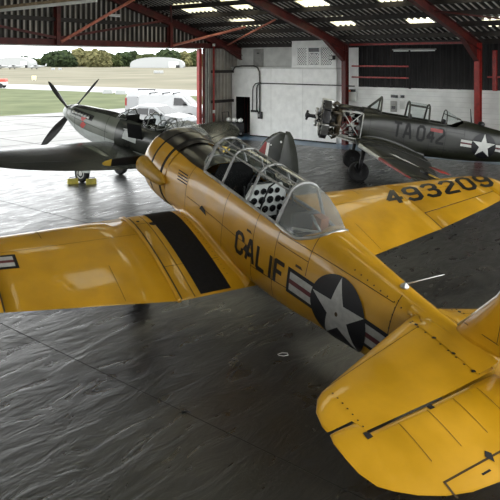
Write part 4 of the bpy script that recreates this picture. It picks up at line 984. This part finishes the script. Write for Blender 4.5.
# waste trolley by the office door
tr = empty('waste_trolley', Hp(.0, .8, 0)); tag(tr, 'dark trolley heaped with white sacks beside the office doorway', 'trolley')
inv = Matrix.Translation(-Hp(.0, .8, 0))
q = MB(); hb(q, -.55, .45, .45, 1.05, .22, .72, M['dark_metal'], .03); q.bm.transform(inv); q.build('body', tr)
for s, t in ((-.45, .5), (-.45, 1.0), (.3, .5), (.3, 1.0)):
    q = MB(); q.lathe([(-.05, .05), (-.05, .17), (.05, .17), (.05, .05)], M['tyre'], Hp(s, t, .17), TB, 18); q.bm.transform(inv); w = q.build('wheel', tr)
    q = MB(); q.lathe([(-.06, .02), (-.055, .09), (.055, .09), (.06, .02)], M['offwhite'], Hp(s, t, .17), TB, 12); q.bm.transform(inv); q.build('wheel_hub', w)
q = MB(); q.tube([Hp(-.5, .5, .5), Hp(-.6, .5, 1.25), Hp(-.6, 1.0, 1.25), Hp(-.5, 1.0, .5)], .025, M['dark_metal'], 8); q.bm.transform(inv); q.build('handle', tr)
rnd = random.Random(5)
for k in range(5):
    q = MB(); q.sphere(Hp(-.46+.21*k, .66+.2*(k % 2), .86), .13, M['white'], (1.0, 1.0, .9), 2)
    for v in q.bm.verts: v.co += Vector((rnd.uniform(-.02, .02), rnd.uniform(-.02, .02), rnd.uniform(-.02, .02)))
    tag(q.build('sack'), 'white plastic sack in the heap on the dark trolley by the office door', 'sack', 'sacks on the trolley')
# ---------------------------------------------------------------- outside the doors
def G3(x, y, z=0.0): return Vector((x, y, z))
M['shed_white'] = mat('shed_white', (0.3444, 0.3526, 0.3526), .6)
M['apron'] = mat('apron_concrete', (0.1126, 0.1097, 0.1041), .55, col2=(0.1745, 0.1717, 0.1632), scale=.35, detail=8, bump=.15, bscale=1.5, spec=.4)
M['grass'] = mat('mown_grass', (0.0613, 0.0758, 0.0325), .9, col2=(0.101, 0.1118, 0.0541), scale=.25, detail=8, spec=.1)
M['taxi'] = mat('taxiway', (0.2706, 0.2706, 0.2788), .7, var=.08, scale=.1)
M['field'] = mat('dry_airfield_grass', (0.1082, 0.101, 0.0686), .9, col2=(0.1696, 0.1551, 0.1118), scale=.05, detail=8, spec=.1)
def ground(name, pts, z, m, label):
    q = MB(); q.face([q.bm.verts.new(Vector((x, y, z))) for x, y in pts], m); struct(q.build(name, fix=True), label)
ap = [Hp(-.0, -1, 0), Hp(0, 60, 0)]
ground('ground_field', [(-700, 75), (700, 75), (1200, 900), (-1200, 900)], -.06, M['field'], 'dry beige airfield grass reaching to the trees')
ground('ground_taxiway', [(-90, 118), (-38, 113.5), (-6, 90), (25, 67), (25, 56), (-6, 76), (-36, 97), (-90, 112)], -.045, M['taxi'], 'pale taxiway crossing the airfield')
ground('ground_grass', [(-90, 112), (-36, 97), (-6, 76), (25, 56), (25, 46), (-5, 53.5), (-10.6, 56.0), (-18.2, 47.8), (-60, 34), (-90, 60)], -.04, M['grass'], 'strip of green mown grass beyond the concrete apron')
q = MB(); q.face([q.bm.verts.new(v) for v in (G3(-60, 34, -.03), G3(-18.2, 47.8, -.03), G3(-10.6, 56, -.03), G3(-5, 53.5, -.03), G3(25, 46, -.03), Hp(-.02, -20, -.03), Hp(-.02, 50, -.03))], M['apron'])
for k in range(7):
    a = Hp(-2.5-3.1*k, -12, -.026); b = Hp(-2.5-3.1*k, 34, -.026); q.bar(a, b, .05, .004, M['joint'])
for k in range(6): q.bar(Hp(-.3, 4+5*k, -.026), Hp(-19, 4+5*k, -.026), .05, .004, M['joint'])
struct(q.build('ground_apron', fix=False), 'sunlit pale concrete apron outside the hangar door')

# trees on the far side of the field
M['leaf_dark'] = mat('leaf_dark', (0.0154, 0.0238, 0.0126), .9, col2=(0.042, 0.0595, 0.0245), scale=.55, detail=6, spec=.1)
M['leaf_mid'] = mat('leaf_mid', (0.028, 0.0385, 0.0154), .9, col2=(0.077, 0.091, 0.035), scale=.55, detail=6, spec=.1)
M['leaf_gold'] = mat('leaf_gold', (0.07, 0.07, 0.0315), .9, col2=(0.182, 0.168, 0.077), scale=.55, detail=6, spec=.1)
M['bark'] = mat('bark', (.05, .04, .03), .9, var=.3)
def tree(u, w, h, Y, m, label, seed):
    """u: bearing in the photograph's columns, w and h in metres"""
    rn = random.Random(seed); Y += 17*(seed % 3); h *= Y/430*.985; x = (u-250)/664.5*Y; root = empty('tree', (x, Y, 0)); tag(root, label, 'tree', None)
    q = MB(); nb = max(6, int(w*1.0))
    for k in range(nb):
        a = rn.uniform(0, 6.28); d = (rn.random()**.5)*w*.40; hz = rn.uniform(.30, .78)*h; rr = rn.uniform(.20, .33)*min(w, h)*1.0
        if hz+rr > h: hz = h-rr
        q.sphere((d*math.cos(a), d*.6*math.sin(a), hz), rr, m, (1.15, 1, .95), 3)
    for k in range(nb//2): q.sphere(((k/(nb//2-1+1e-6)-.5)*w*.8, 0, h*.22), h*.22, m, (1.2, 1, 1), 3)
    for v in q.bm.verts:
        s = .055*h; v.co += Vector((rn.gauss(0, s), rn.gauss(0, s), rn.gauss(0, s)))
    for f in q.bm.faces: f.smooth = False
    q.build('crown', root, fix=False)
    q = MB(); q.tube([(0, 0, -.2), (0, 0, h*.35), (.2, 0, h*.6)], [.5, .38, .2], M['bark'], 8); q.build('trunk', root)
TR = [(4, 12, 5, 470, 'leaf_mid', 'low hazy tree at the left edge behind the small arched shed'), (26, 14, 7.0, 500, 'leaf_dark', 'low dark tree standing over the small arched shed roof'), (38, 10, 5.2, 460, 'leaf_mid', 'small round tree just right of the small arched shed'),
      (52, 11, 10.3, 430, 'leaf_dark', 'dark green tree at the left end of the tall hedge row'), (62, 13, 11.4, 432, 'leaf_dark', 'dark broad tree left of the golden trees'), (70, 8, 8.0, 425, 'leaf_dark', 'low dark bush tree at the foot of the golden trees'), (84, 14, 11.8, 428, 'leaf_gold', 'pale golden tree, taller of the pair in the row'),
      (99, 14, 11.2, 430, 'leaf_gold', 'pale golden rounded tree beside the taller golden one'), (112, 12, 9.2, 430, 'leaf_mid', 'mid green tree just right of the golden trees'), (123, 11, 9.3, 434, 'leaf_dark', 'dark tree left of the big arched shed'), (134, 7, 10.6, 520, 'leaf_dark', 'pointed dark tree rising over the left end of the big arched shed'),
      (146, 11, 8.2, 450, 'leaf_mid', 'low tree showing over the left half of the big arched shed'), (158, 14, 9.6, 450, 'leaf_mid', 'rounded tree behind the middle of the big arched shed roof'), (170, 13, 11.2, 450, 'leaf_dark', 'tall dark tree behind the right half of the big arched shed'), (181, 12, 10.4, 445, 'leaf_gold', 'yellowish tree behind the right end of the big arched shed'), (192, 13, 10.0, 440, 'leaf_mid', 'green tree beside the red door jamb')]
for i, (u, w, h, Y, m, lb) in enumerate(TR): tree(u, w, h, Y, M[m], lb, 11+i)
# low hazy wooded rise on the horizon
q = MB(); rn = random.Random(9); xs_ = [-420+12*i for i in range(50)]
q.loft([[Vector((x, 640, -1)) for x in xs_], [Vector((x, 640, 5.2+1.2*math.sin(x*.05)+rn.uniform(-.6, .6))) for x in xs_], [Vector((x, 680, 6+1.2*math.sin(x*.05))) for x in xs_], [Vector((x, 760, -1)) for x in xs_]], mat('far_woods', (.16, .19, .17), .9, var=.3, scale=.1), False, False, False, closed=False)
struct(q.build('hills'), 'low hazy wooded rise on the skyline')
# arched sheds
def shed(x, y, w, d, h, label, rz=0):
    root = empty('arched_shed', (x, y, 0)); root.rotation_euler = (0, 0, rz); tag(root, label, 'shed')
    q = MB(); pr = [(-w/2, 0)] + [(-w/2*math.cos(a)*1.0, h*(.28+.72*math.sin(a)**.8)) for a in [math.pi*k/18 for k in range(19)]] + [(w/2, 0)]
    q.loft([[Vector((a, -d/2, b)) for a, b in pr], [Vector((a, d/2, b)) for a, b in pr]], M['shed_white']); q.build('shell', root)
    q = MB(); q.box((w*.32, -d/2-.15, h*.3), (w*.18, .2, h*.58), M['offwhite']); q.build('door', root)
    q = MB(); q.box((w*.40, -d/2-.3, .8), (w*.07, .5, 1.6), M['dark_metal'], bev=.1); q.build('annex', root)
shed((158-250)/664.5*395, 395, 31, 12, 6.2, 'big white arched shed across the airfield')
shed((17-250)/664.5*400, 400, 20, 14, 6.4, 'small white arched shed at the left edge of the airfield')
# parked light aircraft and markers on the field
def light_plane(u, Y, label):
    x = (u-250)/664.5*Y; root = empty('light_aircraft', (x, Y, 0)); tag(root, label, 'aircraft'); root.rotation_euler = (0, 0, R(20))
    q = MB(); q.loft([[Vector((a, r*math.cos(t), 1.3+r*1.1*math.sin(t)+.05*a)) for t in [2*math.pi*k/12 for k in range(12)]] for a, r in ((-3.6, .25), (-3.0, .5), (-1.6, .62), (0, .6), (2, .3), (3.8, .1))], M['shed_white']); q.build('fuselage', root)
    q = MB(); q.box((-.9, 0, 2.0), (1.4, 9.6, .16), M['shed_white'], bev=.05); q.build('wing', root)
    q = MB(); q.prism([(3.0, -.05, 1.5), (3.9, -.05, 1.5), (4.1, -.05, 2.7), (3.6, -.05, 2.7)], (0, .1, 0), M['shed_white']); q.box((3.5, 0, 1.55), (.8, 3, .08), M['shed_white']); q.build('tail', root)
    q = MB(); q.box((-1.4, 0, 1.65), (1.2, 1.16, .5), M['dial'], bev=.1); q.build('cabin_glass', root)
    for a, b in ((-2.8, 0), (-.6, 1.1), (-.6, -1.1)):
        q = MB(); q.lathe([(-.08, .3), (.08, .3)], M['tyre'], (a, b, .3), (0, 1, 0), 12); q.tube([(a, b, .3), (a, b*.4, 1.1)], .06, M['offwhite'], 6); q.build('wheel', root)
light_plane(2, 330, 'white parked light aircraft cut by the left edge of the airfield')
light_plane(16, 320, 'white parked light aircraft in front of the small arched shed')
light_plane(38, 318, 'white parked light aircraft right of the small arched shed')
for i, (u, Y) in enumerate(((53, 300), (60, 300), (156, 215), (161, 215))):
    q = MB(); q.box((0, 0, .45), (1.5, .6, .9), M['shed_white'], bev=.1); o = q.build('marker_board'); o.location = ((u-250)/664.5*Y, Y, -.05)
    tag(o, ('low white marker board, left of the pair near the far trees', 'low white marker board, right of the pair near the far trees', 'small white marker, left of the pair before the big arched shed', 'small white marker, right of the pair before the big arched shed')[i], 'marker')
for i, (u, Y, w) in enumerate(((108, 82, 1.2), (121, 80, 1.3))):
    q = MB(); q.prism([(-w/2, -.3, 0), (w/2, -.3, 0), (w/2-.1, -.3, .5), (-w/2+.1, -.3, .5)], (0, .6, 0), M['shed_white']); o = q.build('concrete_block'); o.location = ((u-250)/664.5*Y, Y, -.04)
    tag(o, ('white block beside the taxiway, the one nearer the propeller', 'white block beside the taxiway, the one nearer the vans')[i], 'block')
q = MB(); q.box((0, 0, .6), (.9, .12, .8), mat('pale_yellow_sign', (.75, .68, .38), .6), bev=.03)
for s in (-.3, .3): q.tube([(s, 0, -.1), (s, 0, .3)], .04, M['offwhite'], 6)
o = q.build('airfield_sign'); o.location = ((34-250)/664.5*135, 135, -.05); tag(o, 'small pale yellow sign standing on the dry grass', 'sign')
tg = empty('ground_tug', (-37.9, 99, -.04)); tag(tg, 'low red-topped ground vehicle at the left edge on the taxiway', 'vehicle')
q = MB(); q.box((0, 0, .65), (3.2, 1.5, .5), M['offwhite'], bev=.1); q.build('body', tg)
q = MB(); q.box((.3, 0, 1.1), (2.6, 1.4, .45), mat('bright_red', (.5, .05, .03), .5), bev=.1); q.build('roof', tg)
for a in (-1, 1):
    for b in (-.7, .7):
        q = MB(); q.lathe([(-.1, .36), (.1, .36)], M['tyre'], (a, b, .36), (0, 1, 0), 14); q.build('wheel', tg)

# vehicles
M['car_silver2'] = mat('pale_car_paint', (0.246, 0.2501, 0.2542), .25, coat=.4)
M['car_white'] = mat('white_car_paint', (0.2952, 0.2993, 0.3034), .25, coat=.6)
M['car_silver'] = mat('silver_car_paint', (.52, .54, .55), .22, .3, coat=.6)
def vehicle(name, loc, rz, L, Wd, prof, waist, glass, label, paint, wheel_r=.33, axles=(.8, -.8), cat='car'):
    """prof: side outline (x forward, z); glass: lists of side window outlines"""
    root = empty(name, loc); root.rotation_euler = (0, 0, rz); tag(root, label, cat)
    if cat == 'van': root.scale = (.92, .92, .92)
    q = MB(); h = Wd/2; rings = []
    for y, sc in ((-h, .93), (-h+.05, .98), (-h+.14, 1.0), (0, 1.0), (h-.14, 1.0), (h-.05, .98), (h, .93)):
        rings.append([Vector((x*(1 if z < waist else 1) * (1 if abs(y) < h-.1 else .985), y*(1 if z <= waist+.02 else 1-.16*(z-waist)/.6), .28+(z-.28)*sc if z > .3 else z)) for x, z in prof])
    q.loft(rings, paint, smooth=False); q.build('body', root)
    for k, gl in enumerate(glass):
        for s in (1, -1):
            q = MB(); q.face([q.bm.verts.new(Vector((x, s*((h*(1-.16*(z-waist)/.6) if z > waist else h)+.012), .28+(z-.28)*.945))) for x, z in gl], M['dial']); q.build('side_window', root)
    for a in axles:
        for s in (1, -1):
            q = MB(); q.lathe([(-.1, wheel_r*.6), (-.11, wheel_r*.9), (-.06, wheel_r), (.06, wheel_r), (.11, wheel_r*.9), (.1, wheel_r*.6)], M['tyre'], (a, s*(h-.10), wheel_r), (0, 1, 0), 22); w = q.build('wheel', root)
            q = MB(); q.lathe([(-.115, .04), (-.1, wheel_r*.6), (.1, wheel_r*.6), (.115, .04)], M['offwhite'], (a, s*(h-.10), wheel_r), (0, 1, 0), 16); q.build('hub_cap', w)
    return root
van_p = [(-2.55, .3), (2.45, .3), (2.5, .75), (2.35, 1.02), (1.55, 1.25), (.85, 1.88), (.4, 1.97), (-2.45, 1.97), (-2.58, 1.6)]
van_g = [[(.30, 1.22), (1.40, 1.22), (.86, 1.76), (.30, 1.78)]]
def front_glass(root, pts):
    q = MB(); q.face([q.bm.verts.new(Vector(p)) for p in pts], M['dial']); q.build('windscreen', root)
def box_glass(root, nm, c, s, m='dial', rot=None):
    q = MB(); q.box(c, s, M[m], rot, bev=.01); return q.build(nm, root)
v = vehicle('panel_van', (-5.1, 44.6, -.03), R(-14), 5.1, 1.9, van_p, 1.1, van_g, 'white panel van facing the red door jamb behind the white car', M['car_white'], axles=(1.55, -1.5), cat='van')
front_glass(v, [(1.60, -.78, 1.24), (1.60, .78, 1.24), (.90, .68, 1.84), (.90, -.68, 1.84)]); box_glass(v, 'tail_light', (-2.56, .78, 1.1), (.06, .12, .5), 'red'); box_glass(v, 'rear_window', (-2.57, .0, 1.5), (.05, 1.4, .45)); box_glass(v, 'mirror', (1.15, -1.02, 1.3), (.15, .2, .25)); box_glass(v, 'bumper', (2.45, 0, .45), (.2, 1.8, .28), 'dark_metal')
for x in (-1.6, -.6, .2): box_glass(v, 'roof_fitting', (x, 0, 2.0), (.10, 1.5, .10), 'dark_metal')
v = vehicle('panel_van', (-7.75, 49.5, -.03), R(82), 5.1, 1.9, van_p, 1.1, van_g, 'white van parked nose away, left of the other van', M['car_white'], axles=(1.55, -1.5), cat='van')
front_glass(v, [(1.60, -.78, 1.24), (1.60, .78, 1.24), (.90, .68, 1.84), (.90, -.68, 1.84)])
box_glass(v, 'tail_light', (-2.57, .82, 1.2), (.06, .14, .6), 'red'); box_glass(v, 'tail_light', (-2.57, -.82, 1.2), (.06, .14, .6), 'red'); box_glass(v, 'roof_fitting', (.2, 0, 2.0), (.10, 1.5, .10), 'dark_metal'); box_glass(v, 'rear_bumper', (-2.5, 0, .45), (.2, 1.8, .25), 'dark_metal')
car_p = [(-2.2, .3), (2.15, .3), (2.22, .6), (2.05, .86), (1.0, 1.0), (.25, 1.44), (-.75, 1.49), (-1.65, 1.14), (-2.22, 1.02), (-2.3, .65)]
car_g = [[(.0, 1.0), (.85, 1.0), (.25, 1.34), (.0, 1.36)], [(-1.35, 1.03), (-.08, 1.0), (-.08, 1.37), (-.72, 1.37)]]
v = vehicle('saloon_car', (-5.35, 38.2, -.03), R(-24), 4.2, 1.75, car_p, .9, car_g, 'white saloon car parked in front of the vans, nose toward the hangar', M['car_silver2'], axles=(1.3, -1.3))
front_glass(v, [(1.02, -.76, 1.0), (1.02, .76, 1.0), (.34, .62, 1.40), (.34, -.62, 1.40)]); box_glass(v, 'headlight', (2.06, .6, .70), (.1, .35, .15), 'alum'); box_glass(v, 'headlight', (2.06, -.6, .70), (.1, .35, .15), 'alum'); box_glass(v, 'grille', (2.1, 0, .5), (.06, 1.2, .22)); box_glass(v, 'mirror', (.8, -.95, 1.0), (.14, .2, .14))

# small litter on the hangar floor
def litter(x, y, pts, r, m, label):
    q = MB(); q.tube([Vector(p) for p in pts], r, m, 6); o = q.build('litter_scrap'); o.location = (x, y, 0); tag(o, label, 'litter')
litter(.433, 8.95, [(-.06, 0, .008), (0, .05, .008), (.07, .04, .008), (.08, -.03, .012), (.02, -.05, .008), (-.05, -.03, .008)], .006, M['offwhite'], 'pale loop of strapping lying on the dark floor left of the star')
litter(-.72, 7.48, [(-.05, 0, .008), (0, .02, .01), (.05, -.01, .008)], .008, M['dark_metal'], 'dark splinter lying on the floor joint below the left wing')
litter(2.1, 9.6, [(-.05, .0, .007), (.02, .03, .008), (.07, .02, .007)], .006, M['offwhite'], 'pale scrap on the dark floor behind the starboard wing')
# ---------------------------------------------------------------- light and camera
w = bpy.data.worlds.new('overcast_sky'); scene.world = w; w.use_nodes = True
nt = w.node_tree; n = nt.nodes; l = nt.links
bg = n['Background']; tc = n.new('ShaderNodeTexCoord')
nz = n.new('ShaderNodeTexNoise'); nz.inputs['Scale'].default_value = 2.2; nz.inputs['Detail'].default_value = 5
mp = n.new('ShaderNodeMapping'); mp.inputs['Scale'].default_value = (1, 1, 2.5); l.new(tc.outputs['Generated'], mp.inputs['Vector']); l.new(mp.outputs['Vector'], nz.inputs['Vector'])
rp = n.new('ShaderNodeValToRGB'); rp.color_ramp.elements[0].position = .3; rp.color_ramp.elements[1].position = .7
rp.color_ramp.elements[0].color = (.72, .77, .80, 1); rp.color_ramp.elements[1].color = (1, 1, .98, 1)
l.new(nz.outputs['Fac'], rp.inputs['Fac']); l.new(rp.outputs['Color'], bg.inputs['Color']); bg.inputs['Strength'].default_value = 4.7
cam = bpy.data.cameras.new('camera'); co = bpy.data.objects.new('camera', cam); COL.objects.link(co)
co.location = (0, 0, 3.9588); co.rotation_euler = (math.pi/2, 0, 0)
cam.sensor_width = 36; cam.lens = 36*664.5/500; cam.shift_y = -(250-61)/500; cam.clip_end = 3000; cam.clip_start = .05
scene.camera = co
vs = scene.view_settings; vs.view_transform = 'Standard'; vs.look = 'None'; vs.gamma = 1; vs.use_curve_mapping = False; vs.exposure = 0.0
scene.cycles.use_denoising = True; scene.cycles.max_bounces = 8; scene.cycles.transparent_max_bounces = 24
bpy.context.view_layer.update()
